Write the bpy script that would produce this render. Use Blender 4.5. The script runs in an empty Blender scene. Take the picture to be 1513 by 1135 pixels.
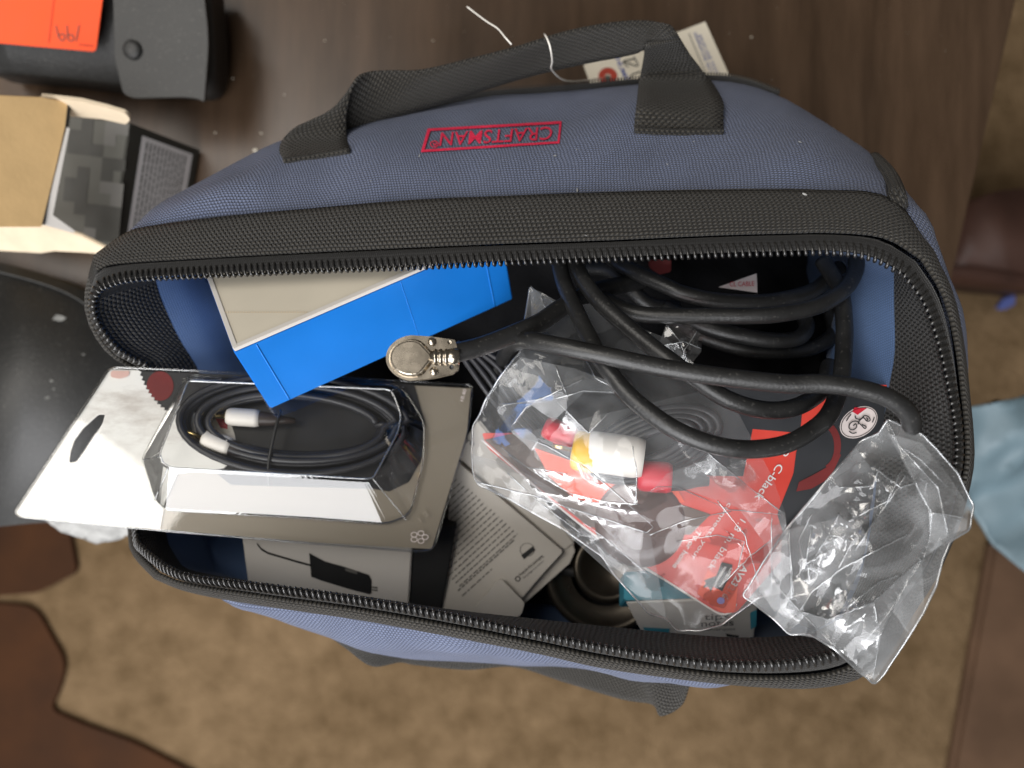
import bpy, bmesh, math, random
from mathutils import Vector, Matrix, noise
from mathutils.geometry import delaunay_2d_cdt
from mathutils.bvhtree import BVHTree

R = random.Random(7)
SC = bpy.context.scene
COL = SC.collection

# ---------------------------------------------------------------- camera, world, lamps, exposure
CAM_H = 0.53                      # camera height above the table top (m)
FPX, CX, CY = 1067.0, 756.5, 567.5
cam = bpy.data.cameras.new('camera')
cam_o = bpy.data.objects.new('camera', cam)
COL.objects.link(cam_o)
cam_o.location = (0, 0, CAM_H)
cam.sensor_width = 36.0
cam.lens = 36.0 * FPX / 1513.0
cam.clip_start = 0.02
cam.clip_end = 30
cam.dof.use_dof = True
cam.dof.focus_distance = 0.30
cam.dof.aperture_fstop = 5.8
SC.camera = cam_o

w = bpy.data.worlds.new('World')
SC.world = w
w.use_nodes = True
w.node_tree.nodes['Background'].inputs[0].default_value = (1.0, 0.96, 0.9, 1)
w.node_tree.nodes['Background'].inputs[1].default_value = 0.10

def area_lamp(name, loc, target, sx, sy, power, color):
    l = bpy.data.lights.new(name, 'AREA')
    l.shape = 'RECTANGLE'; l.size = sx; l.size_y = sy; l.energy = power; l.color = color
    o = bpy.data.objects.new(name, l); COL.objects.link(o)
    o.location = loc
    o.rotation_euler = (Vector(target) - Vector(loc)).to_track_quat('-Z', 'Y').to_euler()
    return o
area_lamp('window_light', (-0.5, -1.2, 1.3), (0, 0, 0.2), 1.2, 2.0, 60, (0.98, 0.98, 1.0))
area_lamp('second_window_light', (-1.05, 0.5, 2.1), (0, 0, 0.1), 1.3, 1.1, 31, (1.0, 0.95, 0.88))

SC.view_settings.view_transform = 'Standard'
SC.view_settings.look = 'None'
SC.view_settings.exposure = 0.0
SC.view_settings.gamma = 1.0
SC.cycles.transparent_max_bounces = 32
SC.cycles.max_bounces = 10
SC.cycles.use_denoising = True

# ---------------------------------------------------------------- geometry helpers
def P(px, py, d):
    return Vector(((px - CX) / FPX * d, -(py - CY) / FPX * d, CAM_H - d))
def PP(t): return P(*t)

class Plane:
    """a plane through three measured points; proj() gives the point of it at a direction from the lens"""
    def __init__(s, a, b, c):
        s.p = PP(a); s.n = (PP(b) - s.p).cross(PP(c) - s.p).normalized()
        if s.n.z < 0: s.n = -s.n
    def depth(s, px, py):
        dirv = P(px, py, 1.0) - Vector((0, 0, CAM_H))
        return s.n.dot(s.p - Vector((0, 0, CAM_H))) / s.n.dot(dirv)
    def proj(s, eps=0.0):
        def f(px, py): return P(px, py, s.depth(px, py)) + s.n * eps
        return f

def bvh_of(o):
    return BVHTree.FromPolygons([v.co.copy() for v in o.data.vertices], [tuple(p.vertices) for p in o.data.polygons])
def proj_bvh(bvh, eps):
    c = Vector((0, 0, CAM_H))
    def f(px, py):
        dv = (P(px, py, 1.0) - c).normalized()
        h = bvh.ray_cast(c, dv)
        if h[0] is None: return P(px, py, 0.33)
        n = h[1] if h[1].dot(dv) < 0 else -h[1]
        return h[0] + n * eps
    return f

def catmull(pts, n, closed=False):
    """resample a list of vectors to n points evenly by arc length through a Catmull-Rom curve"""
    pts = [Vector(p) for p in pts]
    m = len(pts); fine = []
    segs = m if closed else m - 1
    for i in range(segs):
        if closed:
            p0, p1, p2, p3 = pts[i - 1], pts[i], pts[(i + 1) % m], pts[(i + 2) % m]
        else:
            p1, p2 = pts[i], pts[i + 1]
            p0 = pts[i - 1] if i > 0 else p1 * 2 - p2
            p3 = pts[i + 2] if i + 2 < m else p2 * 2 - p1
        k = 12
        for j in range(k):
            t = j / k
            fine.append(0.5 * ((2 * p1) + (p2 - p0) * t + (2 * p0 - 5 * p1 + 4 * p2 - p3) * t * t + (3 * p1 - p0 - 3 * p2 + p3) * t ** 3))
    fine.append(pts[0].copy() if closed else pts[-1].copy())
    L = [0.0]
    for a, b in zip(fine, fine[1:]): L.append(L[-1] + (b - a).length)
    out = []; j = 0
    for i in range(n):
        s = L[-1] * i / (n if closed else max(1, n - 1))
        while j < len(L) - 2 and L[j + 1] < s: j += 1
        t = 0 if L[j + 1] == L[j] else (s - L[j]) / (L[j + 1] - L[j])
        out.append(fine[j].lerp(fine[j + 1], min(1, t)))
    return out

def link(name, me, mat, parent=None, smooth=True):
    o = bpy.data.objects.new(name, me); COL.objects.link(o)
    if mat: me.materials.append(mat)
    if smooth: me.polygons.foreach_set('use_smooth', [True] * len(me.polygons))
    if parent is not None:
        o.parent = parent
        o.matrix_parent_inverse = world_of(parent).inverted()
    return o
def world_of(o):
    if o.parent is None: return Matrix.Translation(o.location)
    return Matrix.Identity(4)
def mesh(name, verts, faces, mat, parent=None, smooth=True, uvs=None):
    me = bpy.data.meshes.new(name)
    me.from_pydata([tuple(v) for v in verts], [], faces)
    if uvs:
        uvl = me.uv_layers.new(name='UVMap')
        for l in me.loops: uvl.data[l.index].uv = uvs[l.vertex_index]
    me.update()
    return link(name, me, mat, parent, smooth)
def bm_obj(name, bm, mat, parent=None, smooth=False):
    me = bpy.data.meshes.new(name); bm.to_mesh(me); bm.free()
    return link(name, me, mat, parent, smooth)
def thing(name, loc, label, cat, group=None):
    o = bpy.data.objects.new(name, None); COL.objects.link(o)
    o.location = loc; o.empty_display_size = 0.02
    return tag(o, label, cat, group)
def tag(o, label=None, cat=None, group=None, kind=None):
    if label: o['label'] = label
    if cat: o['category'] = cat
    if group: o['group'] = group
    if kind: o['kind'] = kind
    return o

def tube_data(path, r, seg=10, closed=False, caps=True, rf=None):
    n = len(path); vs = []; fs = []; uv = []
    t0 = (path[1] - path[0]).normalized()
    up = Vector((0, 0, 1)) if abs(t0.z) < .9 else Vector((1, 0, 0))
    nrm = (up - t0 * up.dot(t0)).normalized()
    s = 0
    for i, p in enumerate(path):
        if closed: t = (path[(i + 1) % n] - path[i - 1]).normalized()
        else: t = (path[min(i + 1, n - 1)] - path[max(i - 1, 0)]).normalized()
        nrm = (nrm - t * nrm.dot(t)).normalized()
        b = t.cross(nrm)
        if i: s += (p - path[i - 1]).length
        rr = (rf[i] if isinstance(rf, list) else rf(i / (n - 1))) * r if rf else r
        for k in range(seg):
            a = 2 * math.pi * k / seg
            vs.append(p + (nrm * math.cos(a) + b * math.sin(a)) * rr)
            uv.append((s, rr * a))
    m = n if closed else n - 1
    for i in range(m):
        for k in range(seg):
            a, b2 = i * seg + k, i * seg + (k + 1) % seg
            j = ((i + 1) % n) * seg
            fs.append((a, b2, j + (k + 1) % seg, j + k))
    if caps and not closed:
        fs.append(tuple(range(seg - 1, -1, -1))); fs.append(tuple((n - 1) * seg + k for k in range(seg)))
    return vs, fs, uv
def tube(name, pts, r, mat, parent=None, seg=12, n=80, closed=False, rf=None):
    path = catmull([PP(p) if not isinstance(p, Vector) else p for p in pts], n, closed)
    vs, fs, uv = tube_data(path, r, seg, closed, rf=rf)
    return mesh(name, vs, fs, mat, parent, True, uv)

def in_poly(x, y, poly):
    c = False; n = len(poly); j = n - 1
    for i in range(n):
        xi, yi = poly[i]; xj, yj = poly[j]
        if (yi > y) != (yj > y) and x < (xj - xi) * (y - yi) / (yj - yi) + xi: c = not c
        j = i
    return c
def densify(poly, step, closed=True):
    out = []
    m = len(poly) if closed else len(poly) - 1
    for i in range(m):
        a, b = poly[i], poly[(i + 1) % len(poly)]
        k = max(1, int(math.hypot(b[0] - a[0], b[1] - a[1]) / step))
        for j in range(k): out.append((a[0] + (b[0] - a[0]) * j / k, a[1] + (b[1] - a[1]) * j / k))
    if not closed: out.append(tuple(poly[-1]))
    return out
def rounded(poly, rad, k=5):
    """round the corners of a 2-D polygon"""
    out = []; n = len(poly)
    rads = rad if isinstance(rad, (list, tuple)) else [rad] * n
    for i in range(n):
        p = Vector(poly[i]); a = Vector(poly[i - 1]) - p; b = Vector(poly[(i + 1) % n]) - p
        r = min(rads[i], a.length * .45, b.length * .45)
        if r <= 0: out.append(tuple(p)); continue
        s, e = p + a.normalized() * r, p + b.normalized() * r
        for j in range(k + 1):
            t = j / k
            q = s * (1 - t) ** 2 + p * 2 * t * (1 - t) + e * t * t
            out.append((q.x, q.y))
    return out
def cdt_fill(outline, holes=(), pts=(), lines=()):
    vs = []; es = []
    def loop(poly, closed=True):
        s = len(vs); vs.extend(Vector(p) for p in poly)
        n = len(poly)
        for i in range(n if closed else n - 1): es.append((s + i, s + (i + 1) % n))
    loop(outline)
    for h in holes: loop(h)
    for l in lines: loop(l, False)
    vs.extend(Vector(p) for p in pts)
    r = delaunay_2d_cdt(vs, es, [], 0, 1e-4)
    V = [(v.x, v.y) for v in r[0]]; F = []
    for f in r[2]:
        x = sum(V[i][0] for i in f) / len(f); y = sum(V[i][1] for i in f) / len(f)
        if in_poly(x, y, outline) and not any(in_poly(x, y, h) for h in holes): F.append(tuple(f))
    return V, F
def area2(poly): return sum(a[0] * b[1] - b[0] * a[1] for a, b in zip(poly, poly[1:] + poly[:1]))

def slab(name, outline, proj, thick, nrm, mat, parent=None, holes=(), bevel=0.0, smooth=False):
    """a flat piece with an outline, real thickness below its face, optional through holes"""
    V, F = cdt_fill(outline, holes)
    used = sorted({i for f in F for i in f}); mp = {u: k for k, u in enumerate(used)}
    top = [proj(*V[u]) for u in used]; n = len(top)
    bm = bmesh.new()
    tv = [bm.verts.new(p) for p in top]; bv = [bm.verts.new(p - nrm * thick) for p in top]
    cnt = {}
    for f in F:
        a = [mp[i] for i in f]
        nn = (top[a[1]] - top[a[0]]).cross(top[a[2]] - top[a[0]])
        if nn.dot(nrm) < 0: a = a[::-1]
        bm.faces.new([tv[i] for i in a]); bm.faces.new([bv[i] for i in a[::-1]])
        for i in range(len(a)):
            e = (a[i], a[(i + 1) % len(a)])
            cnt[e] = 1
    for (i, j) in cnt:
        if (j, i) not in cnt: bm.faces.new([tv[j], tv[i], bv[i], bv[j]])
    bmesh.ops.dissolve_limit(bm, angle_limit=0.01, verts=bm.verts, edges=bm.edges)
    if bevel:
        es = [e for e in bm.edges if len(e.link_faces) == 2 and e.calc_face_angle(0) > .6]
        bmesh.ops.bevel(bm, geom=es, offset=bevel, segments=2, affect='EDGES', clamp_overlap=True)
    return bm_obj(name, bm, mat, parent, smooth)
def print_patch(name, outline, proj, mat, parent=None, holes=()):
    """flat print lying on a surface"""
    V, F = cdt_fill(outline, holes)
    o = mesh(name, [proj(*v) for v in V], F, mat, parent, False)
    return o
def box8(name, top, bot, mat, parent=None, bevel=0.0008, skip=()):
    """a box from four corners of one face and the four behind it"""
    bm = bmesh.new()
    v = [bm.verts.new(p) for p in list(top) + list(bot)]
    bm.faces.new(v[0:4]); bm.faces.new([v[7], v[6], v[5], v[4]])
    for i in range(4): bm.faces.new([v[(i + 1) % 4], v[i], v[4 + i], v[4 + (i + 1) % 4]])
    bmesh.ops.recalc_face_normals(bm, faces=bm.faces)
    if bevel: bmesh.ops.bevel(bm, geom=list(bm.edges), offset=bevel, segments=2, affect='EDGES')
    return bm_obj(name, bm, mat, parent)
def rotated_prism(bm, outline3, nrm, h0, h1, shrink=1.0):
    c = sum(outline3, Vector()) / len(outline3)
    a = [bm.verts.new(p + nrm * h0) for p in outline3]
    b = [bm.verts.new(c + (p - c) * shrink + nrm * h1) for p in outline3]
    n = len(a)
    for i in range(n): bm.faces.new([a[i], a[(i + 1) % n], b[(i + 1) % n], b[i]])
    bm.faces.new(b); bm.faces.new(a[::-1])
def lathe(name, centre, axis, prof, mat, parent=None, seg=40, smooth=True):
    """revolve (radius, height) pairs round an axis"""
    ax = axis.normalized(); u = ax.orthogonal().normalized(); v = ax.cross(u)
    vs = []; fs = []
    for (r, h) in prof:
        for k in range(seg):
            a = 2 * math.pi * k / seg
            vs.append(centre + ax * h + (u * math.cos(a) + v * math.sin(a)) * max(r, 1e-5))
    for i in range(len(prof) - 1):
        for k in range(seg):
            fs.append((i * seg + k, i * seg + (k + 1) % seg, (i + 1) * seg + (k + 1) % seg, (i + 1) * seg + k))
    return mesh(name, vs, fs, mat, parent, smooth)

def text_shape(body, bold=0.0, shear=0.0):
    cu = bpy.data.curves.new('lettering', 'FONT'); cu.body = body; cu.offset = bold; cu.shear = shear; cu.resolution_u = 3
    o = bpy.data.objects.new('lettering', cu); COL.objects.link(o)
    dg = bpy.context.evaluated_depsgraph_get(); dg.update()
    me = bpy.data.meshes.new_from_object(o.evaluated_get(dg))
    V = [v.co.copy() for v in me.vertices]; F = [tuple(p.vertices) for p in me.polygons]
    bpy.data.objects.remove(o); bpy.data.curves.remove(cu); bpy.data.meshes.remove(me)
    x0 = min(v.x for v in V); x1 = max(v.x for v in V)
    return [((v.x - x0) / (x1 - x0), v.y / 0.7) for v in V], F
def lettering(name, body, p0, p1, h, proj, mat, parent, bold=0.0, shear=0.0, up=None):
    """letters from p0 to p1 along the baseline, cap height h, laid on a surface"""
    V, F = text_shape(body, bold, shear)
    dx, dy = p1[0] - p0[0], p1[1] - p0[1]; L = math.hypot(dx, dy)
    ux, uy = up if up else (dy / L, -dx / L)
    vs = [proj(p0[0] + dx * x + ux * h * y, p0[1] + dy * x + uy * h * y) for x, y in V]
    return mesh(name, vs, F, mat, parent, False)

# ---------------------------------------------------------------- material helpers
def new_mat(name):
    m = bpy.data.materials.new(name); m.use_nodes = True
    nt = m.node_tree; b = nt.nodes['Principled BSDF']
    return m, nt, b
def N(nt, t, **kw):
    n = nt.nodes.new(t)
    for k, v in kw.items():
        if hasattr(n, k): setattr(n, k, v)
        else: n.inputs[k].default_value = v
    return n
def math_n(nt, op, a, b=None):
    n = nt.nodes.new('ShaderNodeMath'); n.operation = op
    for i, x in enumerate((a, b)):
        if x is None: continue
        if isinstance(x, (int, float)): n.inputs[i].default_value = x
        else: nt.links.new(x, n.inputs[i])
    return n.outputs[0]
def plain(name, col, rough=.5, spec=.5, metal=0.0, vary=.12, scale=60.0, bump=.0, bscale=400.0, coat=0.0, dust=0.0):
    m, nt, b = new_mat(name)
    b.inputs['Roughness'].default_value = rough; b.inputs['Metallic'].default_value = metal
    b.inputs['Specular IOR Level'].default_value = spec; b.inputs['Coat Weight'].default_value = coat
    tc = N(nt, 'ShaderNodeTexCoord')
    nz = N(nt, 'ShaderNodeTexNoise'); nz.inputs['Scale'].default_value = scale; nz.inputs['Detail'].default_value = 4
    nt.links.new(tc.outputs['Object'], nz.inputs['Vector'])
    rp = N(nt, 'ShaderNodeValToRGB')
    rp.color_ramp.elements[0].position = .3; rp.color_ramp.elements[1].position = .7
    rp.color_ramp.elements[0].color = tuple(c * (1 - vary) for c in col) + (1,)
    rp.color_ramp.elements[1].color = tuple(min(1, c * (1 + vary)) for c in col) + (1,)
    nt.links.new(nz.outputs[0], rp.inputs[0]); nt.links.new(rp.outputs[0], b.inputs['Base Color'])
    if dust:
        nd = N(nt, 'ShaderNodeTexNoise'); nd.inputs['Scale'].default_value = 700; nd.inputs['Detail'].default_value = 1
        nt.links.new(tc.outputs['Object'], nd.inputs['Vector'])
        th = N(nt, 'ShaderNodeValToRGB'); th.color_ramp.elements[0].position = .66; th.color_ramp.elements[1].position = .74
        nt.links.new(nd.outputs[0], th.inputs[0])
        mx = N(nt, 'ShaderNodeMix'); mx.data_type = 'RGBA'; mx.inputs[7].default_value = (.22, .21, .19, 1)
        nt.links.new(math_n(nt, 'MULTIPLY', th.outputs[0], dust), mx.inputs[0]); nt.links.new(rp.outputs[0], mx.inputs[6])
        nt.links.new(mx.outputs[2], b.inputs['Base Color'])
    mr = math_n(nt, 'MULTIPLY_ADD', nz.outputs[0], .2); mr.node.inputs[2].default_value = rough - .1
    nt.links.new(mr, b.inputs['Roughness'])
    if bump:
        n2 = N(nt, 'ShaderNodeTexNoise'); n2.inputs['Scale'].default_value = bscale; n2.inputs['Detail'].default_value = 3
        nt.links.new(tc.outputs['Object'], n2.inputs['Vector'])
        bp = N(nt, 'ShaderNodeBump'); bp.inputs['Strength'].default_value = bump; bp.inputs['Distance'].default_value = .001
        nt.links.new(n2.outputs[0], bp.inputs['Height']); nt.links.new(bp.outputs[0], b.inputs['Normal'])
    return m
def woven(name, col, col2, pu, pv, rough=.75, strength=.8, twist=.0, dist=.0006, sheen=.2, vary=.2, stag=True):
    """yarns crossing over and under, pitch pu x pv metres along the UVs"""
    m, nt, b = new_mat(name)
    b.inputs['Roughness'].default_value = rough; b.inputs['Sheen Weight'].default_value = sheen
    b.inputs['Sheen Roughness'].default_value = .4
    b.inputs['Specular IOR Level'].default_value = .35
    uv = N(nt, 'ShaderNodeUVMap'); sp = N(nt, 'ShaderNodeSeparateXYZ'); nt.links.new(uv.outputs[0], sp.inputs[0])
    wob = N(nt, 'ShaderNodeTexNoise'); wob.inputs['Scale'].default_value = 90; nt.links.new(uv.outputs[0], wob.inputs['Vector'])
    wv = math_n(nt, 'MULTIPLY', wob.outputs[0], .0012)
    u = math_n(nt, 'MULTIPLY', math_n(nt, 'ADD', sp.outputs[0], wv), 1.0 / pu)
    v = math_n(nt, 'MULTIPLY', math_n(nt, 'ADD', sp.outputs[1], wv), 1.0 / pv)
    if stag: u = math_n(nt, 'ADD', u, math_n(nt, 'MULTIPLY', math_n(nt, 'FLOOR', v), .5 if not twist else twist))
    a = math_n(nt, 'ABSOLUTE', math_n(nt, 'SINE', math_n(nt, 'MULTIPLY', u, math.pi)))
    c = math_n(nt, 'ABSOLUTE', math_n(nt, 'SINE', math_n(nt, 'MULTIPLY', v, math.pi)))
    h = math_n(nt, 'POWER', math_n(nt, 'MULTIPLY', a, c), .6)
    wn = N(nt, 'ShaderNodeTexNoise'); wn.inputs['Scale'].default_value = 35; wn.inputs['Detail'].default_value = 5
    nt.links.new(uv.outputs[0], wn.inputs['Vector'])
    f = math_n(nt, 'ADD', math_n(nt, 'MULTIPLY', h, 1 - vary), math_n(nt, 'MULTIPLY', math_n(nt, 'SUBTRACT', wn.outputs[0], .3), vary * 2))
    mx = N(nt, 'ShaderNodeMix'); mx.data_type = 'RGBA'
    mx.inputs[6].default_value = col2 + (1,); mx.inputs[7].default_value = col + (1,)  # darker colour in the gaps paints the shade between yarns into the cloth
    nt.links.new(f, mx.inputs[0]); nt.links.new(mx.outputs[2], b.inputs['Base Color'])
    bp = N(nt, 'ShaderNodeBump'); bp.inputs['Strength'].default_value = strength; bp.inputs['Distance'].default_value = dist
    nt.links.new(h, bp.inputs['Height']); nt.links.new(bp.outputs[0], b.inputs['Normal'])
    return m
def film(name, tint=(.97, .975, .98), milk=.06, gloss=.10, rough=.10, bump=.0, bscale=120, edge=.85, milkvar=1.0):
    """thin clear plastic sheet: see-through, Fresnel sheen, a little milkiness"""
    m = bpy.data.materials.new(name); m.use_nodes = True; nt = m.node_tree
    for n in list(nt.nodes): nt.nodes.remove(n)
    out = N(nt, 'ShaderNodeOutputMaterial'); tr = N(nt, 'ShaderNodeBsdfTransparent'); tr.inputs[0].default_value = tint + (1,)
    gl = N(nt, 'ShaderNodeBsdfGlossy'); gl.inputs['Roughness'].default_value = rough
    df = N(nt, 'ShaderNodeBsdfDiffuse'); df.inputs[0].default_value = (.85, .88, .9, 1)
    tl = N(nt, 'ShaderNodeBsdfTranslucent'); tl.inputs[0].default_value = (.85, .88, .9, 1)
    ad = N(nt, 'ShaderNodeMixShader'); ad.inputs[0].default_value = .4
    nt.links.new(df.outputs[0], ad.inputs[1]); nt.links.new(tl.outputs[0], ad.inputs[2])
    tc = N(nt, 'ShaderNodeTexCoord')
    nz = N(nt, 'ShaderNodeTexNoise'); nz.inputs['Scale'].default_value = bscale; nz.inputs['Detail'].default_value = 6
    nt.links.new(tc.outputs['Object'], nz.inputs['Vector'])
    lw = N(nt, 'ShaderNodeLayerWeight'); lw.inputs[0].default_value = .35
    if bump:
        bp = N(nt, 'ShaderNodeBump'); bp.inputs['Strength'].default_value = bump; bp.inputs['Distance'].default_value = .002
        nt.links.new(nz.outputs[0], bp.inputs['Height'])
        for n in (gl, lw): nt.links.new(bp.outputs[0], n.inputs['Normal'])
    mk = math_n(nt, 'MULTIPLY', math_n(nt, 'POWER', nz.outputs[0], 1.0 + milkvar), milk * (2.0 + 1.5 * milkvar))
    mk = math_n(nt, 'ADD', mk, math_n(nt, 'MULTIPLY', math_n(nt, 'POWER', lw.outputs['Facing'], 3.0), .35 if milk > .02 else .1))
    mk = math_n(nt, 'MINIMUM', mk, .8)
    m1 = N(nt, 'ShaderNodeMixShader'); nt.links.new(mk, m1.inputs[0])
    nt.links.new(tr.outputs[0], m1.inputs[1]); nt.links.new(ad.outputs[0], m1.inputs[2])
    gf = math_n(nt, 'MINIMUM', math_n(nt, 'ADD', math_n(nt, 'MULTIPLY', lw.outputs['Fresnel'], edge), gloss), .9)
    m2 = N(nt, 'ShaderNodeMixShader'); nt.links.new(gf, m2.inputs[0])
    nt.links.new(m1.outputs[0], m2.inputs[1]); nt.links.new(gl.outputs[0], m2.inputs[2])
    nt.links.new(m2.outputs[0], out.inputs[0])
    return m

M = {}
M['blue'] = woven('blue_polyester', (.185, .222, .345), (.05, .064, .112), .0019, .0016, rough=.6, strength=1.0, dist=.0008, sheen=.15, vary=.22)
M['lining'] = woven('blue_lining', (.098, .165, .31), (.05, .085, .17), .0012, .0012, rough=.55, strength=.4, dist=.0004, sheen=.1, vary=.35)
M['web'] = woven('black_webbing', (.050, .045, .037), (.004, .004, .004), .0021, .0018, rough=.6, strength=1.0, dist=.0013, sheen=.10, vary=.15)
M['strap'] = woven('strap_webbing', (.058, .052, .042), (.005, .005, .005), .0024, .0019, rough=.6, strength=1.0, dist=.0013, sheen=.10, vary=.15)
M['mesh'] = woven('spacer_mesh', (.036, .034, .032), (.004, .004, .004), .0021, .0021, rough=.6, strength=1.0, dist=.0011, sheen=.08, vary=.15)
M['tape'] = woven('zip_tape', (.028, .027, .026), (.010, .010, .010), .0009, .0016, rough=.7, strength=.6, dist=.0004, sheen=.15)
M['coil'] = plain('zip_coil_nylon', (.022, .021, .020), .22, .7, vary=.1)
M['red_thread'] = plain('red_thread', (.82, .03, .09), .55, .4, vary=.25, scale=900, bump=.5, bscale=2500)
M['bluecard'] = plain('blue_card', (.006, .165, .58), .40, .5, vary=.10, scale=18, bump=.12, bscale=90)
M['cream'] = plain('cream_card', (.58, .53, .43), .6, .4, vary=.04, scale=30)
M['whitecard'] = plain('white_card', (.62, .59, .55), .5, .45, vary=.03, scale=20)
M['greycard'] = plain('grey_card', (.46, .43, .385), .6, .4, vary=.06, scale=30, bump=.06, dust=.0)
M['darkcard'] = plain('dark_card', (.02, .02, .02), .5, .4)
M['ink'] = plain('black_ink', (.018, .018, .018), .5, .4)
M['greyink'] = plain('grey_ink', (.13, .125, .115), .6, .3)
M['black_rubber'] = plain('black_rubber', (.014, .014, .014), .40, .5, vary=.25, scale=120, bump=.15, bscale=900, dust=.16)
M['black_plastic'] = plain('black_plastic', (.02, .02, .021), .35, .5)
M['nickel'] = plain('satin_nickel', (.44, .39, .32), .27, .5, metal=1.0, vary=.06, scale=200)
M['gold'] = plain('gold_pin', (.85, .65, .3), .25, .5, metal=1.0)
M['rca_white'] = plain('white_plug', (.78, .74, .68), .45, .5, vary=.04)
M['rca_yellow'] = plain('yellow_plug', (.85, .48, .01), .4, .5, vary=.05)
M['rca_red'] = plain('red_plug', (.55, .01, .03), .4, .5, vary=.05)
M['redcard'] = plain('red_card', (.62, .040, .022), .4, .5, vary=.05, coat=.3)
M['orangered'] = plain('orange_red_card', (.80, .07, .012), .4, .5, vary=.05)
M['blackcard'] = plain('black_printed_card', (.016, .018, .022), .4, .5, coat=.3)
M['darkred'] = plain('dark_red_ink', (.16, .012, .012), .5, .4)
M['whiteink'] = plain('white_ink', (.72, .68, .66), .5, .4, vary=.03)
M['pinkink'] = plain('pale_pink_ink', (.70, .62, .60), .5, .4, vary=.03)
M['violet'] = plain('violet_dot', (.38, .33, .78), .5, .4, vary=.03)
M['teal'] = plain('teal_print', (.05, .27, .36), .5, .4, vary=.06)
M['kraft'] = plain('kraft_card', (.62, .42, .20), .7, .3, vary=.06, scale=60, bump=.1)
M['kraft_pale'] = plain('pale_kraft_edge', (.66, .55, .40), .7, .3, vary=.08)
M['leather'] = plain('black_leather', (.022, .022, .021), .50, .5, vary=.25, scale=20, bump=.25, bscale=500, dust=.25)
M['orange_paper'] = plain('orange_label', (.85, .085, .018), .6, .3, vary=.04)
M['tagpaper'] = plain('tag_paper', (.72, .66, .54), .7, .3, vary=.04)
M['tagred'] = plain('tag_red_ring', (.38, .05, .03), .7, .3)
M['tagblue'] = plain('tag_blue_ink', (.10, .13, .36), .7, .3)
M['pencil'] = plain('pencil_mark', (.08, .08, .07), .7, .3)
M['string'] = plain('clear_string', (.75, .72, .66), .25, .6)
M['disc'] = plain('bronze_metal', (.05, .042, .032), .32, .5, metal=.8, vary=.2)
M['brown_wood'] = plain('reddish_wood', (.044, .017, .006), .75, .15, vary=.25, scale=12)
M['brown_wood2'] = plain('dull_brown_wood', (.110, .064, .038), .7, .2, vary=.2, scale=12)
M['cloth'] = plain('pale_blue_cloth', (.13, .19, .22), .5, .5, vary=.1, scale=15, bump=.2, bscale=80)
M['white_fluff'] = plain('greyish_rag', (.36, .36, .35), .9, .1, vary=.2, scale=120, bump=.5, bscale=400)
M['clear_rigid'] = film('clear_blister', tint=(.93, .93, .92), milk=.006, gloss=.065, rough=.035, bump=.008, bscale=25, edge=.8, milkvar=.5)
M['dome_bead'] = film('dome_bead', tint=(.85, .86, .86), milk=.12, gloss=.25, rough=.08, bscale=40)
M['poly_b'] = film('milky_poly_bag', tint=(.96, .965, .97), milk=.20, gloss=.012, rough=.11, bump=.06, bscale=45, edge=.42, milkvar=.6)
M['poly'] = film('clear_poly_bag', tint=(.96, .965, .97), milk=.12, gloss=.012, rough=.11, bump=.06, bscale=45, edge=.42, milkvar=.6)

def table_mat():
    m, nt, b = new_mat('dark_table_veneer')
    tc = N(nt, 'ShaderNodeTexCoord'); mp = N(nt, 'ShaderNodeMapping')
    mp.inputs['Rotation'].default_value = (0, 0, math.radians(-13)); mp.inputs['Scale'].default_value = (14, 1.6, 1)
    nt.links.new(tc.outputs['Object'], mp.inputs[0])
    nz = N(nt, 'ShaderNodeTexNoise'); nz.inputs['Scale'].default_value = 3; nz.inputs['Detail'].default_value = 8; nz.inputs['Roughness'].default_value = .65
    nt.links.new(mp.outputs[0], nz.inputs['Vector'])
    rp = N(nt, 'ShaderNodeValToRGB'); e = rp.color_ramp.elements
    e[0].position = .3; e[1].position = .75
    e[0].color = (.038, .022, .012, 1); e[1].color = (.098, .060, .036, 1)
    nt.links.new(nz.outputs[0], rp.inputs[0]); nt.links.new(rp.outputs[0], b.inputs['Base Color'])
    n2 = N(nt, 'ShaderNodeTexNoise'); n2.inputs['Scale'].default_value = 9; n2.inputs['Detail'].default_value = 6
    nt.links.new(tc.outputs['Object'], n2.inputs['Vector'])
    r = math_n(nt, 'MULTIPLY_ADD', n2.outputs[0], .42); r.node.inputs[2].default_value = .12; b.inputs['Specular IOR Level'].default_value = .42
    nt.links.new(r, b.inputs['Roughness'])
    bp = N(nt, 'ShaderNodeBump'); bp.inputs['Strength'].default_value = .1; bp.inputs['Distance'].default_value = .001
    nt.links.new(nz.outputs[0], bp.inputs['Height']); nt.links.new(bp.outputs[0], b.inputs['Normal'])
    return m
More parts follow.
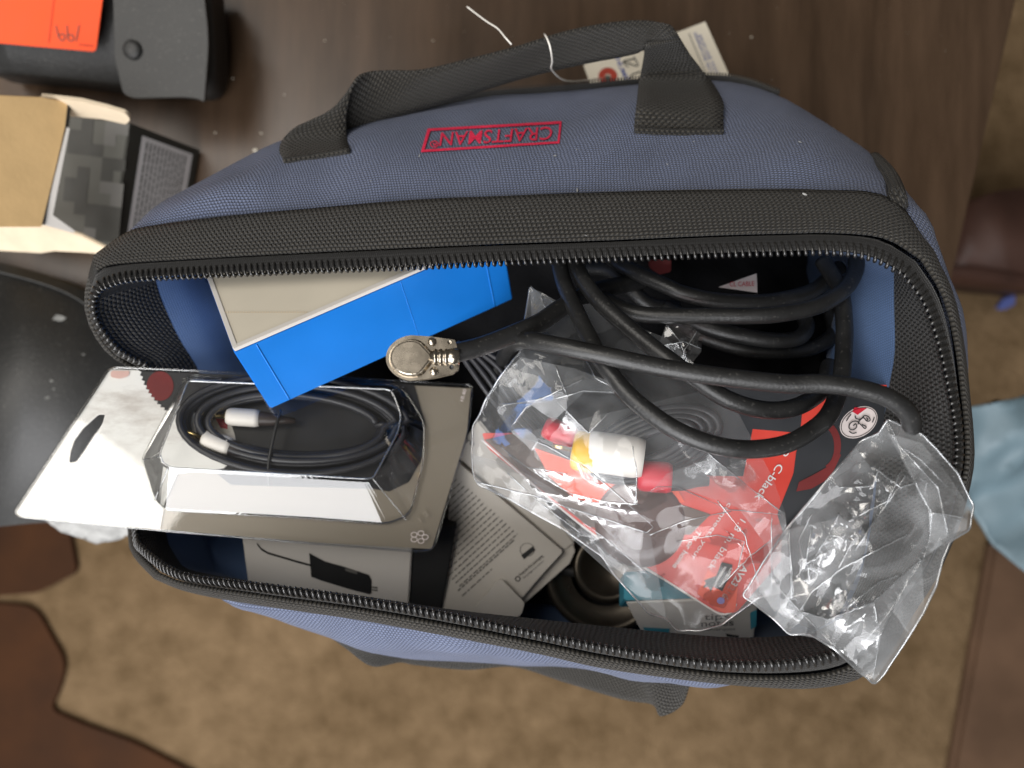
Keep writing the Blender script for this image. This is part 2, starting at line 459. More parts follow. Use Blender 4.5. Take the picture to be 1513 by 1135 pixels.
def carpet_mat():
    m, nt, b = new_mat('beige_carpet')
    b.inputs['Roughness'].default_value = .95; b.inputs['Specular IOR Level'].default_value = .1
    tc = N(nt, 'ShaderNodeTexCoord')
    n1 = N(nt, 'ShaderNodeTexNoise'); n1.inputs['Scale'].default_value = 28; n1.inputs['Detail'].default_value = 5; n1.inputs['Roughness'].default_value = .6
    n2 = N(nt, 'ShaderNodeTexNoise'); n2.inputs['Scale'].default_value = 5; n2.inputs['Detail'].default_value = 3
    for n in (n1, n2): nt.links.new(tc.outputs['Object'], n.inputs['Vector'])
    f = math_n(nt, 'ADD', math_n(nt, 'MULTIPLY', n1.outputs[0], .75), math_n(nt, 'MULTIPLY', n2.outputs[0], .3))
    rp = N(nt, 'ShaderNodeValToRGB'); e = rp.color_ramp.elements
    e[0].position = .34; e[1].position = .70
    e[0].color = (.115, .074, .037, 1); e[1].color = (.215, .145, .080, 1)
    nt.links.new(f, rp.inputs[0]); nt.links.new(rp.outputs[0], b.inputs['Base Color'])
    bp = N(nt, 'ShaderNodeBump'); bp.inputs['Strength'].default_value = .7; bp.inputs['Distance'].default_value = .008
    n3 = N(nt, 'ShaderNodeTexNoise'); n3.inputs['Scale'].default_value = 260; n3.inputs['Detail'].default_value = 4
    nt.links.new(tc.outputs['Object'], n3.inputs['Vector'])
    nt.links.new(math_n(nt, 'ADD', n1.outputs[0], math_n(nt, 'MULTIPLY', n3.outputs[0], .6)), bp.inputs['Height']); nt.links.new(bp.outputs[0], b.inputs['Normal'])
    return m
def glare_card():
    """window glare on the clear plastic painted as white, with greyer streaks"""
    m, nt, b = new_mat('painted_glare')
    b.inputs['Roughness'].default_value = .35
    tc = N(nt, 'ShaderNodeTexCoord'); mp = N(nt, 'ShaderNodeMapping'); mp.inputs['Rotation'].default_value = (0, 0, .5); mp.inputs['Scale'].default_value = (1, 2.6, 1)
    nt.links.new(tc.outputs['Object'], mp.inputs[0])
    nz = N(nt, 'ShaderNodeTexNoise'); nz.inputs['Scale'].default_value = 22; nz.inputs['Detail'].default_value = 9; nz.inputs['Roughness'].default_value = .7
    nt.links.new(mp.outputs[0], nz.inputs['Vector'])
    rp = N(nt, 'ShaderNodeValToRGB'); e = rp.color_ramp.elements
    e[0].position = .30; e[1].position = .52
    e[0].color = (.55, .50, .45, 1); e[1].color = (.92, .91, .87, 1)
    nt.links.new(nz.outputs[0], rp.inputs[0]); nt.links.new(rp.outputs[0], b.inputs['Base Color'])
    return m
M['table'] = table_mat(); M['carpet'] = carpet_mat(); M['glare_white'] = glare_card()

# ---------------------------------------------------------------- the setting
FLOOR_D = 1.02
fz = CAM_H - FLOOR_D
c = mesh('carpet_floor', [(-3, -3, fz), (3, -3, fz), (3, 3, fz), (-3, 3, fz)], [(0, 1, 2, 3)], M['carpet'], None, False)
tag(c, kind='structure')

TD = CAM_H
tt = thing('table', P(900, 100, TD + .5), 'dark brown veneer table under the open blue tool bag', 'table')
tp = Plane((0, 0, TD), (100, 0, TD), (0, 100, TD))
slab('table_top', [(1340, 705), (1577, -320), (-500, -620), (-500, 535)], tp.proj(), .028, Vector((0, 0, 1)), M['table'], tt, bevel=.0025)
for q in ((1290, 640), (1480, -240), (-420, -500), (-420, 480)):
    a = P(q[0], q[1], TD); s = .025
    top = [Vector((a.x + dx * s, a.y + dy * s, -.028)) for dx, dy in ((-1, -1), (1, -1), (1, 1), (-1, 1))]
    bot = [Vector((p.x, p.y, fz)) for p in top]
    box8('leg', top, bot, M['brown_wood'], tt, .002)

# ---------------------------------------------------------------- tool bag
NT, NS = 64, 26
def ring(top, right, bottom, left):
    out = []
    for s, n in ((top, NT), (right, NS), (bottom, NT), (left, NS)):
        out += catmull([PP(p) for p in s], n + 1)[:-1]
    return out
zip_top = [(150, 425, .325), (190, 412, .322), (300, 405, .318), (450, 398, .313), (600, 392, .308), (750, 385, .303), (900, 380, .298), (1050, 374, .292), (1150, 371, .288), (1230, 370, .285), (1290, 379, .283), (1335, 403, .281)]
zip_right = [(1335, 403, .281), (1366, 447, .28), (1388, 510, .28), (1403, 580, .28), (1412, 640, .281), (1411, 690, .28), (1390, 760, .279), (1354, 832, .279), (1310, 892, .279)]
zip_bot = [(1310, 892, .279), (1273, 938, .279), (1232, 965, .28), (1179, 977, .281), (1100, 981, .283), (1024, 976, .286), (892, 955, .291), (797, 936, .295), (664, 908, .300), (532, 885, .306), (400, 867, .313), (285, 852, .324), (245, 837, .331)]
zip_left = [(245, 837, .331), (215, 812, .341), (204, 795, .349), (203, 740, .360), (210, 650, .366), (222, 590, .362), (219, 543, .352), (180, 520, .341), (150, 485, .331), (139, 450, .327), (150, 425, .325)]
R_zip = ring(zip_top, zip_right, zip_bot, zip_left)
R_tape = ring(
    [(143, 408, .328), (168, 396, .326), (300, 387, .321), (450, 379, .316), (600, 372, .310), (750, 366, .305), (900, 361, .300), (1050, 355, .294), (1150, 352, .290), (1230, 351, .287), (1300, 359, .285), (1350, 388, .283)],
    [(1350, 388, .283), (1383, 440, .283), (1402, 510, .283), (1412, 580, .283), (1419, 640, .284), (1418, 692, .283), (1398, 764, .282), (1363, 838, .282), (1320, 899, .282)],
    [(1320, 899, .282), (1283, 951, .283), (1240, 980, .284), (1180, 990, .285), (1100, 991, .287), (1024, 985, .290), (892, 964, .295), (797, 944, .299), (664, 917, .304), (532, 894, .310), (400, 876, .317), (285, 859, .328), (240, 843, .335)],
    [(240, 843, .335), (211, 816, .346), (200, 797, .354), (199, 740, .365), (206, 650, .371), (219, 590, .367), (213, 546, .357), (174, 524, .346), (144, 488, .335), (133, 450, .331), (143, 408, .328)])
R_web0 = ring(
    [(152, 401, .331), (180, 392, .328), (300, 384, .322), (450, 376, .317), (600, 369, .311), (750, 363, .306), (900, 358, .301), (1050, 351, .295), (1150, 348, .291), (1230, 347, .288), (1303, 355, .286), (1355, 386, .284)],
    [(1355, 386, .284), (1387, 440, .285), (1405, 510, .286), (1414, 580, .287), (1420, 640, .288), (1419, 692, .287), (1399, 765, .286), (1364, 840, .286), (1322, 901, .286)],
    [(1322, 901, .286), (1286, 953, .286), (1240, 983, .287), (1180, 993, .288), (1100, 993, .289), (1024, 986, .292), (892, 965, .297), (797, 945, .301), (664, 918, .306), (532, 895, .312), (400, 877, .319), (285, 860, .330), (240, 844, .337)],
    [(240, 844, .337), (212, 817, .349), (202, 797, .357), (201, 740, .368), (208, 650, .374), (221, 590, .370), (215, 548, .360), (177, 526, .349), (148, 490, .338), (138, 450, .334), (152, 401, .331)])
R_web1 = ring(
    [(157, 374, .345), (192, 350, .338), (219, 341, .336), (324, 327, .331), (457, 315, .326), (620, 302, .320), (750, 297, .315), (850, 293, .312), (1050, 288, .306), (1200, 288, .301), (1308, 299, .298), (1364, 372, .298)],
    [(1364, 372, .298), (1390, 440, .305), (1404, 520, .308), (1411, 590, .31), (1416, 640, .311), (1416, 692, .31), (1398, 768, .308), (1367, 846, .306), (1330, 908, .304)],
    [(1330, 908, .304), (1298, 962, .302), (1262, 992, .301), (1210, 1005, .301), (1150, 1005, .302), (1024, 993, .306), (892, 975, .311), (797, 953, .314), (664, 928, .319), (532, 905, .325), (400, 887, .332), (300, 869, .343), (244, 848, .351)],
    [(244, 848, .351), (218, 820, .362), (210, 800, .371), (210, 740, .382), (216, 650, .388), (226, 590, .384), (219, 552, .375), (184, 528, .362), (158, 490, .352), (146, 440, .348), (157, 374, .345)])
B_top = [(176, 376, .375), (214, 337, .37), (245, 311, .372), (300, 272, .38), (404, 213, .39), (500, 190, .395), (598, 170, .395), (717, 143, .40), (797, 137, .40), (939, 125, .40), (1044, 119, .40), (1100, 125, .40), (1153, 144, .395), (1211, 180, .385), (1285, 230, .365), (1333, 288, .345), (1352, 335, .335), (1362, 385, .33)]
B_bot = [(1330, 880, .36), (1290, 908, .38), (1200, 950, .39), (1120, 975, .388), (1011, 988, .385), (892, 986, .39), (797, 981, .39), (664, 975, .39), (598, 969, .385), (532, 951, .38), (466, 930, .375), (400, 900, .37), (351, 877, .37), (285, 842, .375), (250, 820, .375)]
R_belly = ring(B_top,
    [(1362, 385, .33), (1378, 480, .36), (1382, 560, .38), (1382, 640, .38), (1368, 750, .38), (1330, 880, .36)],
    B_bot,
    [(250, 820, .375), (262, 740, .40), (262, 650, .40), (255, 560, .40), (220, 470, .395), (188, 410, .385), (176, 376, .375)])
def midring(a, b, t, push):
    out = []
    n = len(a)
    for i in range(n):
        p = a[i].lerp(b[i], t)
        p = p + Vector((0, 0, push))
        out.append(p)
    return out
ctr = sum(R_belly, Vector()) / len(R_belly)
def wob(p, s, a):
    return Vector((noise.noise(p * s), noise.noise(p * s + Vector((9, 3, 1))), noise.noise(p * s + Vector((2, 7, 5))))) * a
R_m1 = [p + wob(p, 22, .0050) + wob(p, 60, .0012) for p in midring(R_web1, R_belly, .33, .010)]
R_m2 = [p + wob(p, 22, .0064) + wob(p, 60, .0014) for p in midring(R_web1, R_belly, .68, .012)]
R_u1 = [Vector((p.x * .985, p.y * .985 + .0, p.z - .035)) + wob(p, 18, .004) for p in R_belly]
R_base0 = [Vector((p.x * .90, .012 + p.y * .74, .022)) for p in R_belly]
R_base1 = [Vector((p.x * .86, .012 + p.y * .70, .002)) for p in R_belly]

bag = thing('tool_bag', (0, .01, 0), 'open navy blue fabric tool bag with black webbing, zip and carry handles', 'tool bag')
def loft(name, rings, mat, parent, closed=True, sub=1, i0=0, i1=None):
    """skin a list of rings; UVs in metres"""
    n = len(rings[0]); vs = []; uv = []; fs = []
    idx = list(range(n)) if i1 is None else list(range(i0, i1 + 1))
    rr = []
    for a, b in zip(rings, rings[1:]):
        for k in range(sub): rr.append([a[i].lerp(b[i], k / sub) for i in idx])
    rr.append([rings[-1][i] for i in idx])
    m = len(idx); wrap = closed and i1 is None
    U = [0.0]
    base = rr[len(rr) // 2]
    for i in range(1, m): U.append(U[-1] + (base[i] - base[i - 1]).length)
    vv = [0.0] * m
    for r_i, r in enumerate(rr):
        for i in range(m):
            if r_i: vv[i] += (r[i] - rr[r_i - 1][i]).length
            vs.append(r[i]); uv.append((U[i], vv[i]))
    for r_i in range(len(rr) - 1):
        for i in range(m if wrap else m - 1):
            j = (i + 1) % m
            fs.append((r_i * m + i, (r_i + 1) * m + i, (r_i + 1) * m + j, r_i * m + j))
    return mesh(name, vs, fs, mat, parent, True, uv)
def smooth_rings(rings, k):
    """Catmull-Rom across the rings"""
    n = len(rings[0]); out = []
    for i in range(n):
        out.append(catmull([r[i] for r in rings], k))
    return [[out[i][j] for i in range(n)] for j in range(k)]
def solidify(o, t, off=-1):
    md = o.modifiers.new('cloth_thickness', 'SOLIDIFY'); md.thickness = t; md.offset = off
    return o
body = loft('outer_body', smooth_rings([R_web1, R_m1, R_m2, R_belly, R_u1, R_base0, R_base1], 34), M['blue'], bag)
bvh_body = bvh_of(body)
base_o = mesh('base_panel', R_base1, [tuple(range(len(R_base1)))], M['black_rubber'], bag, False)
def bulge(r0, r1, amt, n=7):
    out = []
    for k in range(n):
        t = k / (n - 1); b = math.sin(math.pi * t) * amt
        row = []
        for i in range(len(r0)):
            p = r0[i].lerp(r1[i], t)
            row.append(p + Vector((p.x - ctr.x, p.y - ctr.y, .10)).normalized() * (b + .0012))
        out.append(row)
    return out
web = loft('webbing_band', bulge(R_web0, R_web1, .0022), M['web'], bag)
solidify(web, .0016)
bvh_web = bvh_of(web)
# zip tape and coil
inner = [z.lerp(t, -.55) - Vector((0, 0, .0015)) for z, t in zip(R_zip, R_tape)]
tape = loft('zip_tape', [R_zip, [z.lerp(t, .5) + Vector((0, 0, .0006)) for z, t in zip(R_zip, R_tape)], R_tape, [p - Vector((0, 0, .003)) for p in R_web0]], M['tape'], bag, sub=2)
solidify(tape, .0008)
def coil(path, pitch, name):
    fine = catmull(path, 1600, True)
    tot = sum((fine[i] - fine[i - 1]).length for i in range(len(fine)))
    turns = int(tot / pitch); per = 9
    outw = catmull([t for t in R_tape], 1600, True)
    n = turns * per; pts = []; rad = []
    for k in range(n):
        f = k / n * 1600; i = int(f); fr = f - i
        p = fine[i % 1600].lerp(fine[(i + 1) % 1600], fr)
        t = (fine[(i + 1) % 1600] - fine[i - 1]).normalized()
        o = outw[i % 1600] - p; o = (o - t * o.dot(t)).normalized()
        u = t.cross(o).normalized()
        if u.z < 0: u = -u
        a = 2 * math.pi * (k % per) / per
        pts.append(p + o * (math.cos(a) * .0029 + .0006) + u * (math.sin(a) * .0013 + .0007)); rad.append(1.45 if math.cos(a) < -.7 else (.8 if math.cos(a) > .7 else 1.0))
    vs, fs, uv = tube_data(pts, .00054, 6, True, rf=rad)
    return mesh(name, vs, fs, M['coil'], bag, True)
coil(R_zip, .00265, 'zipper_coil')

# inner lining, inner webbing at the ends
R_in0 = [p - Vector((0, 0, .0012)) for p in R_zip]
R_in1 = ring(
    [(226, 398, .352), (300, 396, .352), (450, 388, .348), (600, 382, .344), (750, 374, .340), (900, 368, .334), (1050, 362, .326), (1150, 360, .320), (1230, 362, .314), (1290, 372, .308), (1321, 395, .304)],
    [(1321, 395, .304), (1321, 450, .306), (1322, 520, .308), (1312, 580, .31), (1300, 660, .312), (1290, 760, .312), (1272, 850, .31), (1245, 912, .308)],
    [(1245, 912, .308), (1215, 928, .308), (1180, 938, .308), (1100, 942, .31), (1024, 938, .313), (892, 925, .316), (797, 915, .32), (664, 900, .324), (532, 880, .329), (400, 863, .337), (285, 843, .350), (262, 826, .355)],
    [(262, 826, .355), (246, 790, .367), (246, 700, .378), (262, 630, .38), (300, 570, .374), (262, 495, .362), (238, 440, .356), (226, 398, .352)])
R_in2 = ring(
    [(296, 395, .378), (400, 392, .375), (600, 380, .37), (750, 374, .36), (900, 366, .355), (1050, 362, .35), (1150, 362, .345), (1262, 380, .338)],
    [(1262, 380, .338), (1236, 450, .345), (1222, 520, .355), (1215, 580, .36), (1205, 700, .365), (1185, 800, .365), (1165, 880, .362)],
    [(1165, 880, .362), (1150, 950, .36), (1024, 948, .36), (892, 935, .365), (797, 922, .37), (664, 905, .37), (532, 884, .372), (400, 866, .38), (320, 845, .385)],
    [(320, 845, .385), (300, 780, .39), (320, 680, .395), (375, 580, .39), (350, 500, .385), (326, 440, .38), (296, 395, .378)])
R_in3 = [Vector((p.x * .96, p.y * .93, p.z - .02)) for p in R_belly]
R_in4 = [Vector((p.x * .80, .012 + p.y * .62, .02)) for p in R_belly]
iw = loft('inner_webbing', smooth_rings([R_in0, midring(R_in0, R_in1, .5, .002), R_in1], 8), M['mesh'], bag)
loft('lining', [R_in1] + smooth_rings([R_in1, midring(R_in1, R_in2, .5, .003), R_in2], 6)[1:] + [R_in3, R_in4], M['lining'], bag, sub=2)
mesh('lining_floor', R_in4, [tuple(range(len(R_in4)))], M['lining'], bag, False)

def on(px, py, h=.0015):
    """a point on the front panel, h above the cloth"""
    q = proj_bvh(bvh_body, h)(px, py)
    return (px, py, CAM_H - q.z)
# piping at the right corner, pocket zip edge along the far side of the front panel
pz = [(520, 187, .392), (598, 169, .392), (664, 152, .395), (717, 141, .397), (797, 135, .397), (939, 123, .397), (1044, 117, .397), (1100, 123, .397), (1150, 141, .393)]
tube('pocket_zip', pz, .0022, M['tape'], bag, 8, 90)
pt = catmull([PP(p) for p in pz], 150)
bm = bmesh.new()
for i, p in enumerate(pt):
    bmesh.ops.create_cube(bm, size=1, matrix=Matrix.Translation(p + Vector((0, .0022, .0006))) @ Matrix.Diagonal((.0007, .0022, .0012, 1)))
tag(bm_obj('pocket_zip_teeth', bm, M['coil'], bag), kind='stuff')
tube('corner_piping', [(1291, 236, .352), on(1308, 254, .003), on(1320, 275, .003), on(1327, 300, .003), on(1330, 326, .002)], .0036, M['web'], bag, 12, 40)
tube('corner_piping', [(262, 305, .368), (225, 333, .352), (200, 345, .343), (188, 356, .339)], .0024, M['web'], bag, 10, 30)

def ribbon(name, stations, mat, parent, n=60, thick=.0016, w=7):
    """webbing strap between two edges given station by station"""
    a = catmull([PP(s[0]) for s in stations], n); b = catmull([PP(s[1]) for s in stations], n)
    vs = []; uv = []; fs = []; s = 0
    for i in range(n):
        if i: s += (a[i].lerp(b[i], .5) - a[i - 1].lerp(b[i - 1], .5)).length
        wd = (a[i] - b[i]).length
        for k in range(w):
            t = k / (w - 1)
            vs.append(a[i].lerp(b[i], t)); uv.append((t * .032, s))
    for i in range(n - 1):
        for k in range(w - 1):
            q = i * w + k; fs.append((q, q + 1, q + w + 1, q + w))
    o = mesh(name, vs, fs, mat, parent, True, uv)
    return solidify(o, thick, 0)
ribbon('carry_handle', [
    (on(421, 238), on(517, 222)),
    (on(413, 224, .003), on(512, 200, .004)),
    ((420, 206, .372), (512, 168, .365)),
    ((440, 188, .370), (524, 122, .360)),
    ((478, 205, .378), (545, 107, .366)),
    ((520, 196, .382), (580, 104, .368)),
    ((575, 176, .384), (625, 103, .366)),
    ((664, 149, .382), (700, 86, .362)),
    ((735, 126, .379), (770, 68, .359)),
    ((800, 108, .376), (830, 49, .358)),
    ((868, 93, .374), (885, 37, .358)),
    ((925, 82, .372), (935, 31, .358)),
    ((950, 74, .368), (972, 33, .356)),
    ((953, 66, .360), (994, 42, .352)),
    ((950, 92, .376), (1021, 84, .370)),
    ((944, 122, .383), (1047, 116, .379)),
    (on(940, 158, .012), on(1067, 150, .011)),
    (on(938, 178, .005), on(1068, 174, .005)),
    (on(937, 193), on(1068, 194))], M['strap'], bag, 170)
# the sewn end folds of the handle
tube('handle_end_fold', [on(419, 238, .0025), on(468, 231, .0025), on(517, 223, .0025)], .0016, M['strap'], bag, 8, 20)
tube('handle_end_fold', [on(938, 192, .0025), on(1000, 195, .0025), on(1068, 194, .0025)], .0018, M['strap'], bag, 8, 20)
ribbon('carry_handle', [
    ((468, 925, .372), (505, 938, .368)),
    ((510, 955, .378), (540, 955, .372)),
    ((549, 983, .384), (560, 958, .378)),
    ((590, 977, .392), (585, 958, .386)),
    ((615, 981, .398), (625, 962, .390)),
    ((690, 988, .402), (690, 966, .394)),
    ((760, 984, .405), (760, 966, .396)),
    ((839, 1008, .402), (850, 975, .394)),
    ((919, 1032, .396), (930, 982, .390)),
    ((965, 1040, .388), (958, 985, .384)),
    ((978, 1058, .376), (990, 985, .374)),
    ((1006, 1043, .368), (1000, 985, .368)),
    ((1019, 1011, .362), (1010, 985, .364)),
    ((1034, 990, .358), (1024, 982, .360))], M['strap'], bag, 130)

# embroidered name in its frame
pe = proj_bvh(bvh_body, .0007)
fr = [(632, 192), (830, 181), (827, 214), (622, 227)]
fri = [(636, 195.6), (826.6, 184.9), (824, 210.9), (627.4, 223.0)]
V, F = cdt_fill(densify(fr, 6), [densify(fri, 6)])
logo = mesh('embroidered_name', [pe(*v) for v in V], F, M['red_thread'], bag, False)
Vt, Ft = text_shape('CRAFTSMAN', .004)
def quad(s, t):
    a = Vector((817, 189)).lerp(Vector((652, 198)), s); b = Vector((815, 208.5)).lerp(Vector((649, 218)), s)
    return a.lerp(b, t)
mesh('embroidered_letters', [pe(*quad(x, y)) for x, y in Vt], Ft, M['red_thread'], bag, False)
rg = [(642 + 6.5 * math.cos(a * .35), 215 + 5.2 * math.sin(a * .35)) for a in range(18)]
ri = [(642 + 5.0 * math.cos(a * .35), 215 + 3.8 * math.sin(a * .35)) for a in range(18)]
V, F = cdt_fill(rg, [ri]); mesh('embroidered_ring', [pe(*v) for v in V], F, M['red_thread'], bag, False)
lettering('embroidered_letter', 'R', (645, 213), (639, 213.4), 4.6, pe, M['red_thread'], bag, .02)
# lint caught on the cloth
bm = bmesh.new()
pw = proj_bvh(bvh_web, .0012)
for (x, y, s, f) in [(1190, 293, 1.0, pw), (1194, 294, .7, pw), (867, 350, .8, pw), (1297, 240, 1.1, pe), (1181, 212, .4, pe), (853, 283, .5, pe), (820, 232, .4, pe), (490, 355, .5, pw), (437, 229, .6, pe), (960, 195, .5, pe), (1010, 196, .6, pe), (620, 232, .4, pe)]:
    q = f(x, y)
    bmesh.ops.create_icosphere(bm, subdivisions=1, radius=.0011 * s, matrix=Matrix.Translation(q) @ Matrix.Rotation(x, 4, 'Z') @ Matrix.Diagonal((2.0, .6, .5, 1)))
for k in range(22):
    x = R.uniform(200, 1330); y = R.uniform(300, 360) if k % 2 else R.uniform(180, 290)
    hit = proj_bvh(bvh_web if k % 2 else bvh_body, .0009)(x, y)
    if abs(CAM_H - hit.z - .33) < 1e-6: continue
    bmesh.ops.create_icosphere(bm, subdivisions=1, radius=R.uniform(.00014, .0003), matrix=Matrix.Translation(hit) @ Matrix.Rotation(x, 4, 'Z') @ Matrix.Diagonal((R.uniform(1, 4), .6, .5, 1)))
tag(bm_obj('lint', bm, M['white_fluff'], bag), kind='stuff')

# ---------------------------------------------------------------- blue box
Z = Vector((0, 0, 1))
C = P(345, 520, .302); A = P(727, 355, .3266); B = P(400, 605, .334); D = P(305, 410, .3338)
ea, eb, ec = A - C, B - C, D - C
ea = ea.normalized() * .127
n_blue = ea.cross(eb).normalized(); n_blue = n_blue if n_blue.z > 0 else -n_blue
ec = ec * 1.35
bb = thing('carton', C, 'bright blue carton with a beige panel and white edges standing tilted inside the bag', 'box')
core = box8('core', [C, C + ea, C + ea + eb, C + eb], [p + ec for p in (C, C + ea, C + ea + eb, C + eb)], M['bluecard'], bb, .0007)
n_cr = ea.cross(ec).normalized(); n_cr = n_cr if n_cr.dot(eb) < 0 else -n_cr
off = n_cr * .0009
ua, uc = ea.normalized(), ec.normalized()
pn = [C + ua * .0025 + uc * .0022, C + ea - ua * .002 + uc * .0022, C + ea - ua * .002 + ec * .95, C + ua * .0025 + ec * .95]
box8('beige_panel', [p + off for p in pn], [p - off * .6 for p in pn], M['cream'], bb, 0)
pn = [C + ua * .0006 + uc * .0002, C + ea - ua * .001 + uc * .0002, C + ea - ua * .001 + uc * .0028, C + ua * .0006 + uc * .0028]
box8('white_edge', [p + off * 1.4 for p in pn], [p - off * .5 for p in pn], M['whitecard'], bb, .0002)
pn = [C + ua * .0004 + uc * .001, C + ua * .0026 + uc * .001, C + ua * .0026 + ec * .95, C + ua * .0004 + ec * .95]
box8('white_edge', [p + off * 1.5 for p in pn], [p - off * .5 for p in pn], M['whitecard'], bb, .0002)
for f_, w_ in ((.075, .0004), (.92, .0004), (.60, .0002)):
    tube('fold_line', [C + ea * f_ + n_blue * .0000 + eb * .03, C + ea * f_ + eb * .5, C + ea * f_ + eb * .97], w_, M['bluecard'], bb, 8, 20)
# dashed line across the beige panel
PB_ = Plane.__new__(Plane); PB_.p = C + off * 1.1; PB_.n = n_cr
vs = []; fs = []
for k in range(31):
    x0 = 331 + k * 4; b0 = len(vs)
    vs += [PB_.proj(.0002)(x0, 461.0), PB_.proj(.0002)(x0 + 2.6, 461.0), PB_.proj(.0002)(x0 + 2.6, 462.4), PB_.proj(.0002)(x0, 462.4)]; fs.append((b0, b0 + 1, b0 + 2, b0 + 3))
tag(mesh('dashed_line', vs, fs, M['kraft_pale'], bb, False), kind='stuff')

# ---------------------------------------------------------------- blister pack
BP = Plane((180, 548, .347), (100, 766, .325), (640, 812, .348))
bn = BP.n
pk = thing('blister_pack', BP.proj()(400, 680), 'clear blister pack of audio cable with white glare built as a card across the left bag end', 'blister pack')
outl = rounded([(163, 543), (350, 551), (540, 560), (698, 570), (692, 640), (640, 814), (611, 815), (457, 803), (192, 780), (28, 764), (22, 757)], [14, 0, 0, 6, 60, 16, 30, 0, 0, 8, 8])
hole = rounded([(155, 612), (151, 626), (124, 668), (113, 683), (102, 684), (104, 668), (110, 650), (123, 632), (145, 612)], 3, 3)
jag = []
for i in range(24):                    # zip reflection at the edge of the glare, cut into the sheet outline
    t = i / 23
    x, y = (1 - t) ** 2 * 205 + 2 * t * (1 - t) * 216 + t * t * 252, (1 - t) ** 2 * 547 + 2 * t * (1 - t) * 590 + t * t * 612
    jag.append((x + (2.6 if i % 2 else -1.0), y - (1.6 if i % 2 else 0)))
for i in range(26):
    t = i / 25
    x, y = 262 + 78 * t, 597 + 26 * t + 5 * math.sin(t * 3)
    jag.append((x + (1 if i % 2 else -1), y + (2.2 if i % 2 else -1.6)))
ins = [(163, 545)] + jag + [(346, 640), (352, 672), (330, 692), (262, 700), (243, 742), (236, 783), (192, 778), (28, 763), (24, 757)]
slab('glare_sheet', ins, BP.proj(-.0004), .0006, bn, M['glare_white'], pk, [hole])  # white sheet added in place of glare on the clear plastic
M['taupe'] = plain('taupe_backing', (.27, .235, .185), .35, .5, vary=.06, scale=14)
slab('backing_card', [(230, 690), (352, 664), (600, 640), (600, 568), (696, 573), (690, 640), (638, 811), (457, 801), (318, 789), (230, 781)], BP.proj(-.0014), .0006, bn, M['taupe'], pk)
M['tray'] = plain('black_tray_card', (.016, .016, .018), .4, .5)
slab('cable_tray', [(206, 548), (350, 553), (540, 562), (612, 568), (628, 625), (622, 680), (604, 712), (575, 726), (552, 722), (340, 716), (262, 650), (240, 625)], BP.proj(-.0008), .0006, bn, M['tray'], pk)
print_patch('red_print', [(236 + 20 * math.cos(a * .3), 570 + 22 * math.sin(a * .3)) for a in range(21)], BP.proj(-.0005), M['darkred'], pk)
M['faintpink'] = plain('faint_pink_print', (.80, .52, .46), .4, .5, vary=.1)
print_patch('pink_print', rounded([(164, 548), (192, 548), (190, 556), (176, 560), (163, 557)], 4), BP.proj(.0001), M['faintpink'], pk)
# clear shell: flange sheet and dome in one skin
dome_base = rounded([(277, 556), (592, 569), (627, 625), (626, 680), (606, 762), (572, 775), (457, 766), (245, 754), (229, 738), (211, 680)], [10, 22, 14, 20, 16, 14, 0, 14, 8, 8], 4)
dome_top = [(286, 572), (578, 584), (592, 620), (588, 645), (552, 712), (540, 713), (457, 708), (262, 697), (250, 690), (246, 677)]
dome_top = rounded(dome_top, [6, 10, 8, 10, 6, 6, 0, 6, 3, 3], 4)
fl_V, fl_F = cdt_fill(outl, [dome_base, hole])
vs = [BP.proj(.0008)(*v) for v in fl_V]
fs = [tuple(f) for f in fl_F]
m = len(dome_base); assert m == len(dome_top)
H = .0108
levels = [(0, .0008), (.03, .0016), (.93, H - .0012), (1.0, H)]
st = len(vs)
for (t, h) in levels:
    for a, b in zip(dome_base, dome_top):
        vs.append(BP.proj(h)(a[0] + (b[0] - a[0]) * t, a[1] + (b[1] - a[1]) * t))
for l in range(len(levels) - 1):
    for i in range(m):
        q = st + l * m; j = (i + 1) % m
        fs.append((q + i, q + j, q + m + j, q + m + i))
tV, tF = cdt_fill(dome_top)
k0 = len(vs); vs += [BP.proj(H)(*v) for v in tV]; fs += [tuple(k0 + i for i in f) for f in tF]
shell = mesh('clear_shell', vs, fs, M['clear_rigid'], pk, False)
# rolled bright rim of the sheet and of the dome base
tube('sheet_edge', [BP.proj(.0006)(*p) for p in densify(outl, 12)], .0005, M['clear_rigid'], pk, 6, 260, True)
tube('dome_foot', [BP.proj(.0012)(*p) for p in densify(dome_base, 12)], .0006, M['clear_rigid'], pk, 6, 200, True)
tube('dome_edge', [BP.proj(H + .0001)(*p) for p in densify(dome_top, 10)], .00045, M['dome_bead'], pk, 6, 220, True)
for a, b in (((211, 680), (247, 680)), ((229, 740), (258, 697)), ((600, 768), (551, 712)), ((277, 558), (287, 573)), ((597, 572), (580, 585))):
    tube('dome_edge', [BP.proj(.001)(*a), BP.proj(.0052)((a[0] + b[0]) / 2, (a[1] + b[1]) / 2), BP.proj(H)(*b)], .00035, M['dome_bead'], pk, 6, 16)
